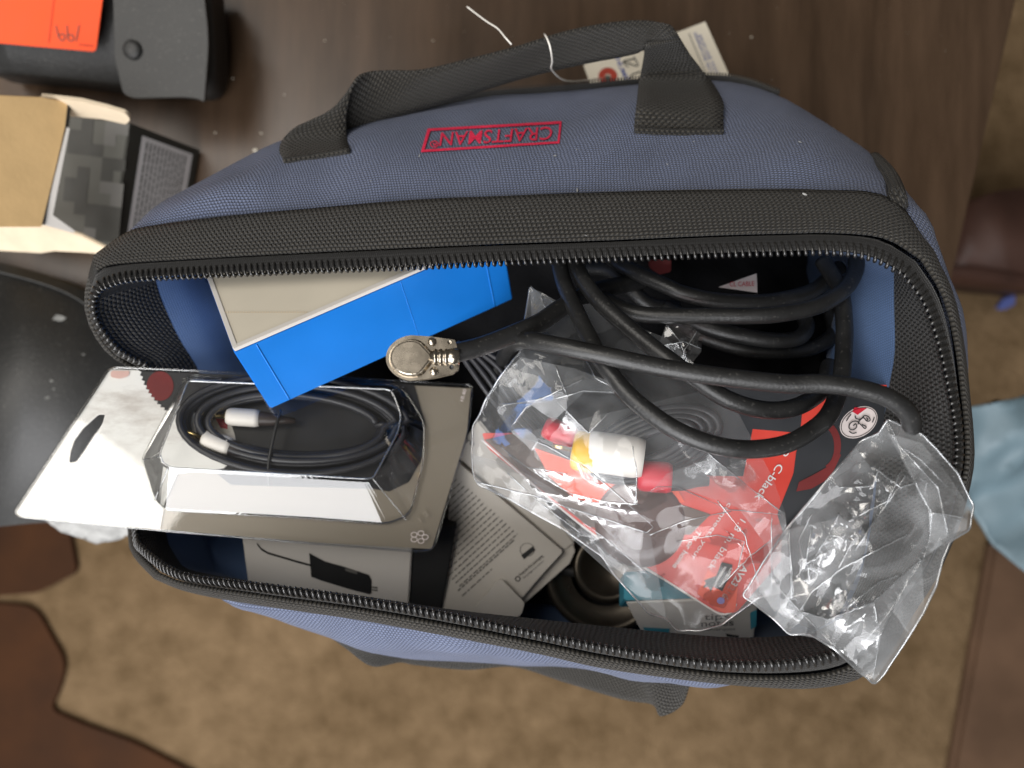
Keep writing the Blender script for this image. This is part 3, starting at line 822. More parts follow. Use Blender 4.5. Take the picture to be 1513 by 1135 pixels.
# coiled cable inside the dome
M['cable_thin'] = plain('thin_cable', (.022, .022, .026), .38, .5)
pts = []
for k in range(9 * 40):
    a = 2 * math.pi * k / 40; t = k / 360
    rx = 166 - 40 * (k // 40 % 3) / 2 - 5 * math.sin(t * 40); ry = 68 - 24 * (k // 40 % 3) / 2 - 3 * math.cos(t * 31)
    x = 436 + rx * math.cos(a) * (1 if math.cos(a) > 0 else .98); y = 632 + ry * math.sin(a) + 5 * math.cos(a)
    pts.append(BP.proj(.0018 + .0027 * (k // 120) + .0004 * math.sin(a * 3 + t * 20))(x, y))
vs, fs, uv = tube_data(pts, .0017, 8)
mesh('coiled_cable', vs, fs, M['cable_thin'], pk, True)
tube('cable_tie', [BP.proj(.0092)(418, 612), BP.proj(.0096)(409, 650), BP.proj(.0090)(401, 690), BP.proj(.005)(399, 720)], .0008, M['black_plastic'], pk, 8, 30)
def rca(parent, name, p0, p1, proj, hh, r, mat, pin=True, boot=None):
    """a phono plug lying along p0 -> p1 (pin end first)"""
    a, b = proj(hh)(*p0), proj(hh)(*p1); ax = b - a; L = ax.length
    o = lathe(name, a, ax, [(0, 0), (r * .78, 0), (r * .95, L * .08), (r, L * .2), (r, L * .85), (r * .9, L), (0, L)], mat, parent, 24)
    if pin:
        lathe('pin', a - ax.normalized() * .0095, ax, [(0, 0), (.0010, .0006), (.0012, .003), (.0012, .009), (.0030, .009), (.0030, .0108), (0, .0108)], M['gold'], o if False else parent, 16)
    if boot:
        lathe('boot', b, ax, [(r * .82, 0), (r * .74, L * .35), (r * .45, L * .75), (r * .3, L * 1.1), (0, L * 1.1)], boot, parent, 20)
M['brownboot'] = plain('brown_black_boot', (.035, .025, .022), .4, .5)
rca(pk, 'plug', (338, 619), (386, 622), lambda h: BP.proj(h), .0050, .0043, M['rca_white'], True, M['brownboot'])
rca(pk, 'plug', (304, 650), (344, 664), lambda h: BP.proj(h), .0051, .0044, M['rca_white'], True, M['brownboot'])
print_patch('red_print', [(318, 618), (336, 620), (336, 634), (326, 632)], BP.proj(-.0003), M['rca_red'], pk)
# moulded marks in the flange
def ring_print(name, cx, cy, rx, ry, wd, proj, mat, parent, n=20):
    o = [(cx + rx * math.cos(2 * math.pi * i / n), cy + ry * math.sin(2 * math.pi * i / n)) for i in range(n)]
    q = [(cx + (rx - wd) * math.cos(2 * math.pi * i / n), cy + (ry - wd) * math.sin(2 * math.pi * i / n)) for i in range(n)]
    return print_patch(name, o, proj, mat, parent, [q])
for k in range(5):
    a = k * 2 * math.pi / 5
    ring_print('moulded_mark', 619 + 9 * math.cos(a), 794 + 6 * math.sin(a), 5, 4, 1.0, BP.proj(.0012), M['pinkink'], pk, 12)
lettering('moulded_number', '1 2', (622, 772), (634, 760), 8, BP.proj(.0012), M['taupe'], pk)
lettering('moulded_number', '10.40', (684, 594), (689, 577), 5, BP.proj(.0012), M['pinkink'], pk)

# ---------------------------------------------------------------- white box with the printed adapter
WB = Plane((365, 800, .365), (608, 812, .372), (600, 900, .380))
ab = thing('carton', WB.proj()(480, 850), 'white carton with a black adapter and its lead printed on it, under the blister pack', 'box')
q = [(352, 752), (611, 770), (603, 904), (372, 904)]
pts_ = [WB.proj()(*p) for p in q]
box8('carton_body', pts_, [p - Vector((0, -.012, .05)) for p in pts_], M['whitecard'], ab, .0006)
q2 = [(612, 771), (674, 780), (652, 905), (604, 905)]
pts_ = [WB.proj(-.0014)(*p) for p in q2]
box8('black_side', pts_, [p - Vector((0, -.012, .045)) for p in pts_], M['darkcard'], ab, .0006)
wp = WB.proj(.0003)
adp = [(457, 817), (480, 829), (512, 838), (545, 849), (549, 856), (549, 876), (546, 878), (515, 870), (476, 858), (460, 852)]
print_patch('printed_adapter', adp, wp, M['ink'], ab)
print_patch('printed_button', [(510, 838), (528, 843), (528, 848), (511, 843)], WB.proj(.0005), M['greyink'], ab)
for i in range(2): print_patch('printed_prong', [(549, 866 + i * 4), (558, 867 + i * 4), (558, 869.3 + i * 4), (549, 868.3 + i * 4)], wp, M['greyink'], ab)
lead = [(380, 803), (386, 811), (396, 817), (420, 824), (440, 830), (459, 835)]
for i in range(len(lead) - 1):
    a, b = lead[i], lead[i + 1]
    print_patch('printed_lead', [(a[0], a[1] - 1.6), (b[0], b[1] - 1.6), (b[0], b[1] + 1.6), (a[0], a[1] + 1.6)], wp, M['ink'], ab)

# ---------------------------------------------------------------- white product carton with fine print
TB = Plane((675, 690, .374), (832, 815, .376), (660, 890, .384))
tb = thing('carton', TB.proj()(740, 800), 'open pale grey carton covered in small print lines with its end flap torn loose', 'box')
q = rounded([(668, 676), (832, 815), (800, 850), (752, 906), (652, 930)], [3, 4, 0, 2, 0])
slab('printed_face', q, TB.proj(), .03, TB.n, M['greycard'], tb, bevel=.0012)
q = [(672, 676), (702, 640), (760, 700), (850, 812), (840, 826), (834, 816)]
slab('side_face', [(670, 676), (706, 622), (770, 700), (851, 806), (835, 818)], TB.proj(-.0035), .02, TB.n, M['greycard'], tb, bevel=.001)
slab('tuck_flap', [(832, 816), (846, 806), (850, 820), (842, 838), (790, 884), (766, 906), (758, 902), (800, 855)], TB.proj(-.005), .0012, TB.n, M['greycard'], tb, bevel=.0003)
slab('end_flap', rounded([(738, 852), (744, 853), (776, 886), (770, 906), (730, 912), (704, 892)], [2, 2, 4, 8, 6, 2]), TB.proj(.0042), .0009, (TB.n + Vector((.25, .1, 0))).normalized(), M['greycard'], tb, bevel=.0003)
tp_ = TB.proj(.0003)
ux, uy = .74, -.67           # print direction
def tl(x, y, L, th, mat):    # one line of small print
    """a row of short word dashes"""
    vx, vy = -uy, ux
    s = 0; quads = []
    while s < L:
        wl = R.uniform(4, 11)
        e = min(L, s + wl)
        a = (x + ux * s, y + uy * s); b = (x + ux * e, y + uy * e)
        quads.append([a, b, (b[0] + vx * th, b[1] + vy * th), (a[0] + vx * th, a[1] + vy * th)])
        s = e + R.uniform(1.2, 2.2)
    return quads
allq = []
for i in range(17):
    t = i / 16
    ex, ey = 676 + 88 * t, 706 + 82 * t         # right ends of the lines
    L = 20 + 96 * min(1, t * 1.5)
    sx, sy = ex - ux * L, ey - uy * L
    allq += tl(sx, sy, L, 1.7, None)
allq += tl(676, 872, 112, 2.0, None)
allq += tl(682, 880, 60, 1.6, None)
vs = []; fs = []
for qd in allq:
    k = len(vs); vs += [tp_(*p) for p in qd]; fs.append((k, k + 1, k + 2, k + 3))
tag(mesh('small_print', vs, fs, M['greyink'], tb, False), kind='stuff')
ring_print('printed_ring', 779, 812, 11, 10, .9, tp_, M['greyink'], tb)
print_patch('printed_bar', [(770, 820), (787, 807), (791, 812), (774, 826)], TB.proj(.0005), M['ink'], tb)
lettering('printed_line', 'Recycle this packaging', (769, 851), (803, 822), 4.5, tp_, M['ink'], tb)
lettering('printed_line', 'Recyclage à la maison', (774, 855), (804, 829), 3.2, tp_, M['greyink'], tb)
ring_print('recycle_mark', 765, 855, 4.5, 4.5, 1.6, tp_, M['ink'], tb, 6)
lettering('printed_name', 'Pro', (681, 652), (698, 662), 9, TB.proj(-.0030), M['ink'], tb, .01)

# ---------------------------------------------------------------- round metal thing at the bottom of the bag
ds = thing('metal_dish', P(895, 850, .40), 'round bronze metal dish lying low in the bag between the cartons', 'dish')
ax = Vector((-.05, .12, 1)).normalized()
lathe('rim', P(893, 846, .388), ax, [(.031, -.012), (.0325, -.002), (.0315, .0008), (.029, .0012), (.0275, 0), (.022, -.003), (.018, -.0032)], M['disc'], ds, 60)
lathe('hub', P(898, 838, .385), ax, [(.0185, -.006), (.0185, .002), (.0165, .003), (.0140, .0022), (.012, -.001), (.001, -.001)], M['disc'], ds, 48)
tube('black_ring', [P(828, 790, .392), P(815, 815, .392), P(828, 838, .39), P(855, 845, .39), P(880, 838, .39)], .0032, M['black_rubber'], None, 10, 40)
o = bpy.data.objects['black_ring']; tag(o, 'thin black rubber cord curving out from behind the pale grey carton', 'cord'); o.name = 'rubber_cord'

# ---------------------------------------------------------------- white and teal carton
NB = Plane((930, 880, .345), (1118, 890, .345), (1100, 945, .365))
nb = thing('carton', NB.proj()(1020, 910), 'small white and teal carton tucked under the red cable card against the near zip', 'box')
q = [(926, 892), (1120, 884), (1118, 940), (1112, 946), (944, 946), (955, 930)]
q = [(924, 890), (1121, 884), (1114, 946), (952, 944)]
pts_ = [NB.proj()(*p) for p in q]
back = [P(924, 852, .352), P(1122, 846, .352)]
box8('front_face', pts_, [p - NB.n * .03 + Vector((0, .01, 0)) for p in pts_], M['whitecard'], nb, .0008)
TP = Plane((924, 888, .3455), (1121, 882, .3455), (1000, 840, .352))
slab('teal_top', [(922, 887), (1120, 881), (1120, 835), (922, 845)], TP.proj(.0005), .02, TP.n, M['teal'], nb, bevel=.0006)
np_ = NB.proj(.0004)
lettering('printed_line', 'tips', (1040, 915), (1078, 914), 9, np_, M['ink'], nb, .012)
lettering('printed_line', 'notes', (1036, 925), (1084, 923), 9, np_, M['ink'], nb, .012)
lettering('printed_line', 'remarques', (1040, 931), (1086, 930), 4, np_, M['greyink'], nb)
print_patch('teal_print', [(950, 926), (990, 928), (985, 943), (956, 942)], np_, M['teal'], nb)
print_patch('teal_print', rounded([(1108, 904), (1118, 900), (1117, 924), (1109, 930)], 2), np_, M['teal'], nb)
print_patch('black_print', [(1072, 935), (1082, 937), (1092, 938), (1091, 941), (1074, 940)], np_, M['ink'], nb)

# ---------------------------------------------------------------- red cable card (in the bag of film)
RC = Plane((1060, 900, .322), (1290, 610, .312), (800, 700, .335))
rc = thing('cable_card', RC.proj()(1080, 760), 'red and black retail card for a video cable with white lettering seen through crumpled film', 'card')
card = rounded([(712, 640), (800, 640), (1105, 560), (1330, 570), (1340, 612), (1086, 908), (1060, 905), (868, 782), (720, 662)], [4, 10, 0, 6, 8, 16, 16, 0, 8], 5)
slab('card_body', card, RC.proj(), .0011, RC.n, M['redcard'], rc)
M['card_edge'] = M['whiteink']
tube('card_edge', [RC.proj(-.0003)(x, y) for x, y in ((712, 650), (868, 783), (1000, 868), (1050, 900), (1066, 908), (1080, 905), (1088, 892))], .0006, M['whiteink'], rc, 6, 60)
k1, k2, k3, k4 = RC.proj(.0003), RC.proj(.0006), RC.proj(.0009), RC.proj(.0012)
print_patch('black_print', rounded([(1185, 640), (1176, 668), (1172, 700), (1148, 760), (1165, 814), (1346, 612), (1334, 570), (1250, 574)], [4, 4, 4, 4, 0, 6, 4, 4]), k1, M['blackcard'], rc)
print_patch('black_print', [(770, 640), (1105, 562), (1190, 560), (1182, 640), (1112, 634), (1098, 704), (1000, 702), (880, 692), (742, 655)], RC.proj(.0002), M['blackcard'], rc)
arc = [(1216 + 26 * math.cos(a), 658 + 36 * math.sin(a)) for a in [-2.0 + .16 * i for i in range(22)]]
arc2 = [(1216 + 16 * math.cos(a), 660 + 28 * math.sin(a)) for a in [-2.0 + .16 * i for i in range(21, -1, -1)]]
print_patch('red_swirl', arc + arc2, k2, M['darkred'], rc)
print_patch('red_swirl', [(1180, 712), (1200, 702), (1225, 688), (1236, 668), (1242, 672), (1226, 706), (1198, 722), (1176, 726)], RC.proj(.00075), M['darkred'], rc)
# round monogram emblem
gx, gy = 1268, 624
th = -.55
def ell(rx, ry, n=30): return [(gx + rx * math.cos(a) * math.cos(th) - ry * math.sin(a) * math.sin(th), gy + rx * math.cos(a) * math.sin(th) + ry * math.sin(a) * math.cos(th)) for a in [2 * math.pi * i / n for i in range(n)]]
print_patch('emblem_disc', ell(30, 21), k2, M['pinkink'], rc)
print_patch('emblem_ring', ell(28.6, 19.6), k3, M['ink'], rc, [ell(27.6, 18.6)])
print_patch('emblem_red', [(1258, 608), (1262, 602), (1280, 603), (1266, 613)], k3, M['rca_red'], rc)
def stroke(pl, wd, proj, mat, parent, name):
    c_ = catmull([Vector((x, y, 0)) for x, y in pl], max(12, len(pl) * 5)); L_ = []; R_ = []
    for i, p in enumerate(c_):
        t = (c_[min(i + 1, len(c_) - 1)] - c_[max(i - 1, 0)]).normalized()
        L_.append((p.x - t.y * wd, p.y + t.x * wd)); R_.append((p.x + t.y * wd, p.y - t.x * wd))
    vs = [proj(*p) for p in L_] + [proj(*p) for p in R_]; n = len(L_)
    return mesh(name, vs, [(i, i + 1, n + i + 1, n + i) for i in range(n - 1)], mat, parent, False)
k5 = RC.proj(.0015)
for s_ in ([(1259, 629), (1263, 626), (1264, 631), (1258, 635), (1253, 632), (1255, 625), (1263, 622), (1270, 627), (1276, 633), (1278, 630), (1272, 627)],
           [(1262, 614), (1263, 618), (1270, 619), (1276, 614), (1282, 616), (1284, 621), (1279, 622), (1274, 617), (1268, 622), (1266, 627)],
           [(1278, 617), (1281, 619), (1279, 621)]):
    stroke(s_, .8, k5, M['ink'], rc, 'emblem_letter')
for s_ in ([(1249, 622), (1252, 617), (1256, 612)], [(1253, 637), (1258, 640), (1264, 639)], [(1287, 624), (1289, 620), (1290, 616)]):
    stroke(s_, .8, k5, M['ink'], rc, 'emblem_mark')
dx, dy = -.56, .83
def ctext(body, x, y, L, h, mat=None, name='printed_word', bold=.008):
    lettering(name, body, (x, y), (x + dx * L, y + dy * L), h, k2, mat or M['whiteink'], rc, bold)
ctext('video', 1182, 632, 48, 11)
ctext('C-black', 1149, 684, 62, 11)
ctext('AV23216', 1098, 834, 57, 9.5, None, 'printed_word', .022)
ctext('1.8 m, black', 1094, 766, 88, 9.5, M['pinkink'], bold=.0)
ctext('connects your', 1076, 742, 100, 7, M['pinkink'], bold=.0)
ctext('TV or home', 1030, 782, 66, 8)
ctext('VCR for', 1003, 787, 46, 8)
print_patch('orange_corner', rounded([(1030, 876), (1046, 842), (1090, 868), (1086, 905), (1066, 905)], [0, 0, 0, 14, 12]), k2, M['orangered'], rc)
print_patch('warranty_badge', [(1066, 830), (1082, 834), (1078, 852), (1072, 862), (1067, 873), (1053, 866), (1050, 874), (1046, 866), (1038, 868), (1043, 861), (1040, 857), (1058, 850)], k3, M['ink'], rc)
for body, x, y, L in (('LIFETIME', 1079, 838, 34), ('WARRANTY', 1070, 835, 36)):
    lettering('printed_word', body, (x, y), (x + dx * L * .9, y + dy * L), 4.2, k4, M['whiteink'], rc, .01)
print_patch('violet_dot', [(1064.5 + 5.8 * math.cos(a * .5), 886.5 + 5.2 * math.sin(a * .5)) for a in range(13)], k4, M['violet'], rc)
# inner cavity disc of the card, smoky
M['smoky'] = plain('smoky_plastic', (.09, .045, .035), .3, .5, vary=.1, coat=.3)
lathe('cavity', RC.proj(0)(945, 772), RC.n, [(.0205, 0), (.0195, .002), (.0185, .0026), (.012, .003), (0, .003)], M['smoky'], rc, 36)
M['smoky2'] = plain('brown_smoky_card', (.11, .075, .06), .35, .5, vary=.15)
print_patch('brown_print', [(716, 650), (760, 640), (880, 700), (990, 740), (1050, 760), (1020, 790), (930, 790), (870, 778), (790, 716)], k1, M['smoky2'], rc)
print_patch('red_print', [(790, 662), (870, 690), (990, 704), (1012, 742), (940, 750), (850, 738), (812, 704)], k2, M['orangered'], rc)

# red, yellow and white plugs of that cable
rk = thing('video_cable', RC.proj(.01)(900, 670), 'coiled black video cable with red, white and yellow plugs on the red card', 'cable')
rp_ = lambda h: RC.proj(h)
rca(rk, 'plug', (868, 661), (950, 673), rp_, .0155, .0090, M['rca_white'], False)
rca(rk, 'plug', (850, 660), (886, 667), rp_, .0152, .0088, M['rca_yellow'], True)
rca(rk, 'plug', (942, 698), (990, 702), rp_, .0115, .0068, M['rca_red'], False, M['black_plastic'])
rca(rk, 'plug', (808, 628), (852, 648), rp_, .0090, .0052, M['rca_red'], False)
pts = []
for k in range(5 * 36):
    a = 2 * math.pi * k / 36; t = k / 180
    pts.append(RC.proj(.004 + .006 * t)(965 + (95 - 12 * (k // 36)) * math.cos(a + .3), 655 + (52 - 7 * (k // 36)) * math.sin(a) - 10 * math.cos(a)))
vs, fs, uv = tube_data(pts, .0021, 8); mesh('coil', vs, fs, M['cable_thin'], rk, True)

# ---------------------------------------------------------------- thick cables
def cable_run(pts, r=.0036, parent=None, name='cable_loop', n=110):
    return tube(name, pts, r, M['black_rubber'], parent, 14, n)
gc = thing('instrument_cable', P(620, 530, .286), 'thick black instrument cable looping out of the bag with a flat metal angle plug', 'cable')
cable_run([(735, 560, .37), (748, 520, .330), (772, 503, .297), (813, 509, .286), (892, 525, .279), (971, 542, .276), (1051, 555, .273), (1157, 567, .270), (1210, 567, .268), (1258, 572, .266), (1305, 585, .265), (1335, 603, .266), (1346, 622, .270), (1344, 642, .279), (1330, 658, .297), (1296, 668, .325)], parent=gc)
cable_run([(812, 360, .34), (824, 385, .325), (834, 420, .318), (855, 468, .305), (871, 500, .297), (887, 531, .290), (903, 553, .287), (924, 579, .284), (956, 607, .281), (1000, 636, .278), (1053, 657, .276), (1106, 664, .276), (1159, 657, .278), (1198, 637, .282), (1225, 612, .287), (1241, 570, .300), (1247, 518, .310), (1247, 470, .318), (1240, 425, .325), (1215, 385, .335)], parent=gc, n=150)
cable_run([(840, 350, .345), (850, 389, .322), (866, 420, .313), (887, 447, .306), (919, 476, .300), (950, 502, .295), (985, 529, .290), (1030, 562, .287), (1079, 592, .285), (1132, 606, .286), (1180, 600, .290), (1215, 575, .305), (1225, 540, .325)], parent=gc)
cable_run([(890, 440, .33), (913, 453, .322), (945, 464, .316), (1000, 467, .312), (1060, 467, .309), (1110, 467, .307), (1153, 464, .307), (1206, 453, .310), (1243, 432, .316), (1262, 405, .325), (1268, 370, .335)], parent=gc)
cable_run([(895, 375, .35), (917, 391, .342), (945, 405, .335), (985, 423, .329), (1011, 434, .327), (1060, 444, .326), (1130, 446, .328), (1200, 430, .334), (1240, 395, .342)], parent=gc)
cable_run([(985, 455, .345), (1015, 470, .336), (1051, 485, .332), (1090, 495, .330), (1140, 503, .330), (1178, 500, .333), (1192, 482, .340), (1180, 455, .350)], parent=gc)
cable_run([(985, 465, .36), (1020, 487, .350), (1051, 502, .346), (1104, 517, .343), (1157, 520, .343), (1206, 512, .346), (1232, 490, .352), (1225, 450, .36)], parent=gc)
cable_run([(870, 395, .36), (905, 400, .352), (930, 425, .346), (960, 450, .345), (1000, 455, .35)], parent=gc)
cable_run([(1215, 600, .33), (1190, 640, .325), (1140, 680, .332), (1040, 690, .345)], parent=gc, r=.0030)
# the ribbed lead of the plug
cable_run([(660, 524, .2885), (680, 520, .289), (717, 510, .292), (770, 489, .298), (800, 475, .305), (834, 452, .315), (880, 430, .33), (950, 415, .345)], r=.0040, parent=gc, name='plug_lead')
ld = catmull([PP(p) for p in [(678, 521, .2885), (717, 510, .292), (770, 489, .298), (790, 480, .303)]], 16)
# flat angle plug
GP = Plane((575, 530, .2835), (680, 525, .2850), (620, 495, .2850))
g0 = lambda h: GP.proj(h)
circ = [(613 - 42 * math.cos(a), 530 - 36 * math.sin(a)) for a in [(-1.15 + 2.45 * i / 16) for i in range(17)]]
outline = [(678, 546), (670, 552), (645, 558), (615, 562)] + [(612 + 42 * math.cos(a), 529 + 34 * math.sin(a)) for a in [1.7 + i * (4.60 - 1.7) / 16 for i in range(17)]] + [(636, 497), (672, 502), (676, 514), (679, 530)]
plug = slab('plug_plate', outline, g0(0), .0042, GP.n, M['nickel'], gc, bevel=.0006, smooth=False)
tear = [(642, 523), (644, 529), (642, 534)] + [(608 + 34 * math.cos(a), 530 + 29.5 * math.sin(a)) for a in [1.05 + i * (5.2 - 1.05) / 18 for i in range(19)]]
bm = bmesh.new()
if area2(tear) > 0: pass
rotated_prism(bm, [g0(0)(*p) for p in tear], GP.n, -.0005, .0028, .86)
bmesh.ops.recalc_face_normals(bm, faces=bm.faces)
bmesh.ops.bevel(bm, geom=[e for e in bm.edges if e.calc_face_angle(0) > .35], offset=.0006, segments=3, affect='EDGES')
bm_obj('plug_dome', bm, M['nickel'], gc)
a, b = g0(.0006)(636, 528), g0(.0006)(679, 528); axv = b - a
prof = [(0, 0), (.0026, 0)]
for k in range(3):
    x0 = .0012 + k * .0021
    prof += [(.0027, x0), (.0033, x0 + .0004), (.0033, x0 + .0011), (.0026, x0 + .0015)]
prof += [(.0032, .0078), (.0034, axv.length), (0, axv.length)]
lathe('plug_neck', a, axv, prof, M['nickel'], gc, 24)
for (x, y) in ((638, 505), (641, 549)):
    s_ = lathe('screw', g0(0)(x, y), GP.n, [(.0017, 0), (.0017, .0007), (.0013, .0012), (0, .0014)], M['nickel'], gc, 18)
for (x, y) in ((664, 506), (667, 543)):
    lathe('rivet_hole', g0(0)(x, y), GP.n, [(.0009, .0004), (.0005, .0004), (.0004, .0001), (0, .0001)], M['black_plastic'] if y > 520 else M['nickel'], gc, 12)

# thin leads in the dark behind the plug
for i, (off_, lab) in enumerate(zip((0, 12, 23, 36, 47), ('thin black lead nearest the blister pack in the bunch of leads under the angle plug', 'second thin black lead from the blister pack, under the angle plug', 'middle one of five thin black leads running down under the angle plug',
                                     'fourth thin black lead from the blister pack, beside the clear film', 'thin black lead nearest the clear film in the bunch of leads under the angle plug'))):
    o = tube('thin_lead', [(668 + off_ * .6, 505 + i, .345), (700 + off_, 552 - i * 3, .342), (735 + off_ * .9, 600 - i * 4, .345), (770 + off_, 640 - i * 3, .36)], .0013, M['cable_thin'], None, 8, 40)
    tag(o, lab, 'lead', 'thin leads under the angle plug')

# small label on a cable in the dark
LP = Plane((1060, 425, .345), (1118, 430, .345), (1115, 405, .348))
lb = slab('paper_label', [(1062, 424), (1118, 404), (1119, 432)], LP.proj(), .0004, LP.n, M['pinkink'], None)
tag(lb, 'small white paper label with red print among the cables under the far zip', 'label')
lettering('printed_word', 'CL CABLE', (1078, 424), (1114, 423), 7, LP.proj(.0004), M['rca_red'], lb)
RT = Plane((955, 390, .36), (1000, 392, .36), (980, 410, .362))
o = slab('red_wrapper', [(958, 384), (992, 384), (992, 402), (975, 406), (960, 396)], RT.proj(), .002, RT.n, M['darkred'], None, bevel=.0005)
tag(o, 'small dark red wrapper half hidden under the far zip above the cables', 'wrapper')
# ---------------------------------------------------------------- black fill added to darken the inside of the bag
def heap(name, outline, dfn, mat, step=14, amp=.006, sc=28, seed=0, parent=None, smooth=True):
    pts = []
    x0 = min(p[0] for p in outline); x1 = max(p[0] for p in outline); y0 = min(p[1] for p in outline); y1 = max(p[1] for p in outline)
    rr = random.Random(seed); y = y0
    while y < y1:
        x = x0
        while x < x1:
            px, py = x + rr.uniform(-.3, .3) * step, y + rr.uniform(-.3, .3) * step
            if in_poly(px, py, outline): pts.append((px, py))
            x += step
        y += step
    V, F = cdt_fill(densify(outline, step), (), pts)
    vs = []
    for (x, y) in V:
        p = P(x, y, dfn(x, y))
        q = Vector((p.x, p.y, seed)) * sc
        p.z += (noise.noise(q) + .5 * (1 - abs(noise.noise(q * 2.1))) ) * amp
        vs.append(p)
    return mesh(name, vs, F, mat, parent, smooth)
M['added_black_fill'] = plain('added_black_fill', (.010, .010, .011), .8, .2, vary=.3, scale=80, bump=.4, bscale=600)
hp = heap('added_black_fill', [(330, 400), (700, 372), (1215, 372), (1215, 600), (1195, 830), (1130, 890), (900, 905), (640, 870), (400, 840), (340, 780), (400, 600)],
          lambda x, y: .435 - .03 * math.exp(-((x - 1000) / 260) ** 2), M['added_black_fill'], 16, .012, 26, 3)
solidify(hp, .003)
tag(hp, 'crumpled black fill added to darken the bottom of the bag under the cables', 'cloth')

hp2 = heap('added_dark_lump', [(1150, 790), (1230, 700), (1300, 650), (1385, 690), (1385, 790), (1345, 880), (1290, 930), (1230, 945), (1150, 905)], lambda x, y: .318 + .000006 * abs(x - 1280), M['added_black_fill'], 14, .006, 30, 12)  # made-up lump, covers the blue lining so the space below the film goes dark
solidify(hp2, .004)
tag(hp2, 'dark lump added to blacken the space under the milky film at the right end of the bag', 'pouch')

# ---------------------------------------------------------------- crumpled clear film
def idw(ctrl):
    def f(x, y):
        sw = s = 0
        for (a, b, d) in ctrl:
            w_ = 1 / ((x - a) ** 2 + (y - b) ** 2 + 900) ** 1.5
            sw += w_; s += w_ * d
        return s / sw
    return f
def seg_dist(x, y, a, b):
    dx_, dy_ = b[0] - a[0], b[1] - a[1]
    t = max(0, min(1, ((x - a[0]) * dx_ + (y - a[1]) * dy_) / (dx_ * dx_ + dy_ * dy_ + 1e-9)))
    return math.hypot(x - a[0] - t * dx_, y - a[1] - t * dy_)
def film_sheet(name, outline, ctrl, creases, mat, parent, step=11, seed=1, a1=.0026, ang=.5, npl=26, cw=26, ca=.0024, pa=.0013, fine=(), lines_too=True):
    """thin sheet with long straight pleats and sharp folds; fine = (polygon, amplitude, spacing) of closely wrinkled patches"""
    rr = random.Random(seed); dfn = idw(ctrl)
    x0 = min(p[0] for p in outline); x1 = max(p[0] for p in outline); y0 = min(p[1] for p in outline); y1 = max(p[1] for p in outline)
    sc_ = math.sqrt(abs(area2(outline)) / 2)
    def inside(p): return in_poly(p[0], p[1], outline)
    pleats = []
    while len(pleats) < npl:
        cx_, cy_ = rr.uniform(x0, x1), rr.uniform(y0, y1)
        if not inside((cx_, cy_)): continue
        th = ang + rr.gauss(0, .33) + (math.pi / 2 if rr.random() < .18 else 0)
        L = sc_ * rr.uniform(.12, .45)
        ux_, uy_ = math.cos(th) * L, math.sin(th) * L
        pleats.append(((cx_ - ux_, cy_ - uy_), (cx_ + ux_, cy_ + uy_), rr.uniform(9, 30), rr.uniform(.25, 1) * pa * (1 if rr.random() < .7 else -1)))
    ins = [c_ for c_ in creases if all(inside(p) for p in c_)]
    lines = [densify(c_, step * .9, False) for c_ in ins]
    for a, b, w_, h_ in pleats:
        l = [p for p in densify([a, b], step, False) if inside(p)]
        if len(l) > 2: lines.append(l)
    pts = []; y = y0
    while y < y1:
        x = x0
        while x < x1:
            px, py = x + rr.uniform(-.3, .3) * step, y + rr.uniform(-.3, .3) * step
            if inside((px, py)): pts.append((px, py))
            x += step
        y += step
    V, F = cdt_fill(densify(outline, step), (), pts, lines)
    segs = [(a, b, cw, ca * (1 if k % 3 else .5)) for k, l in enumerate(creases) for a, b in zip(l, l[1:])]
    vs = []; off = Vector((seed * 3.1, seed * 1.7, seed))
    def tent(x, y, a, b, w_, h_, taper):
        dx_, dy_ = b[0] - a[0], b[1] - a[1]; l2 = dx_ * dx_ + dy_ * dy_ + 1e-9
        t = ((x - a[0]) * dx_ + (y - a[1]) * dy_) / l2
        tc = max(0, min(1, t)); d_ = math.hypot(x - a[0] - tc * dx_, y - a[1] - tc * dy_)
        if d_ >= w_: return 0
        return h_ * (1 - d_ / w_) * ((1 - abs(2 * tc - 1)) ** .7 if taper else 1)
    for (x, y) in V:
        h = a1 * (1 - 2.2 * abs(noise.noise(Vector((x, y, 0)) / 140 + off)))
        best = 0
        for a, b, w_, h_ in segs: best = max(best, tent(x, y, a, b, w_, h_, False))
        h += best + sum(tent(x, y, a, b, w_, h_, True) for a, b, w_, h_ in pleats)
        for poly, amp, st in fine:
            if in_poly(x, y, poly): h += rr.uniform(-1, 1) * amp
        vs.append(P(x, y, dfn(x, y) - h))
    o = mesh(name, vs, F, mat, parent, True)
    o.data.set_sharp_from_angle(angle=math.radians(26))
    if lines_too:
        b = bvh_of(o); pf = proj_bvh(b, .0003); tv = []; tf = []
        for k, c_ in enumerate(ins):
            path = [pf(x, y) for x, y in densify(c_, 7, False)]
            if len(path) < 4: continue
            v_, f_, _ = tube_data(path, .00026, 5, rf=lambda t: .15 + .85 * abs(math.sin(t * 7 + k)) ** .5)
            b0 = len(tv); tv += v_; tf += [tuple(q + b0 for q in f) for f in f_]
        if tv: tag(mesh('crease', tv, tf, M['seam'], parent, True), kind='stuff')
    return o, vs, V
M['seam'] = film('film_edge', tint=(.9, .92, .94), milk=.28, gloss=.25, rough=.2, bscale=60)
fa = thing('film_bag', P(930, 720, .30), 'crumpled clear plastic bag around the red card and coloured video plugs', 'plastic bag')
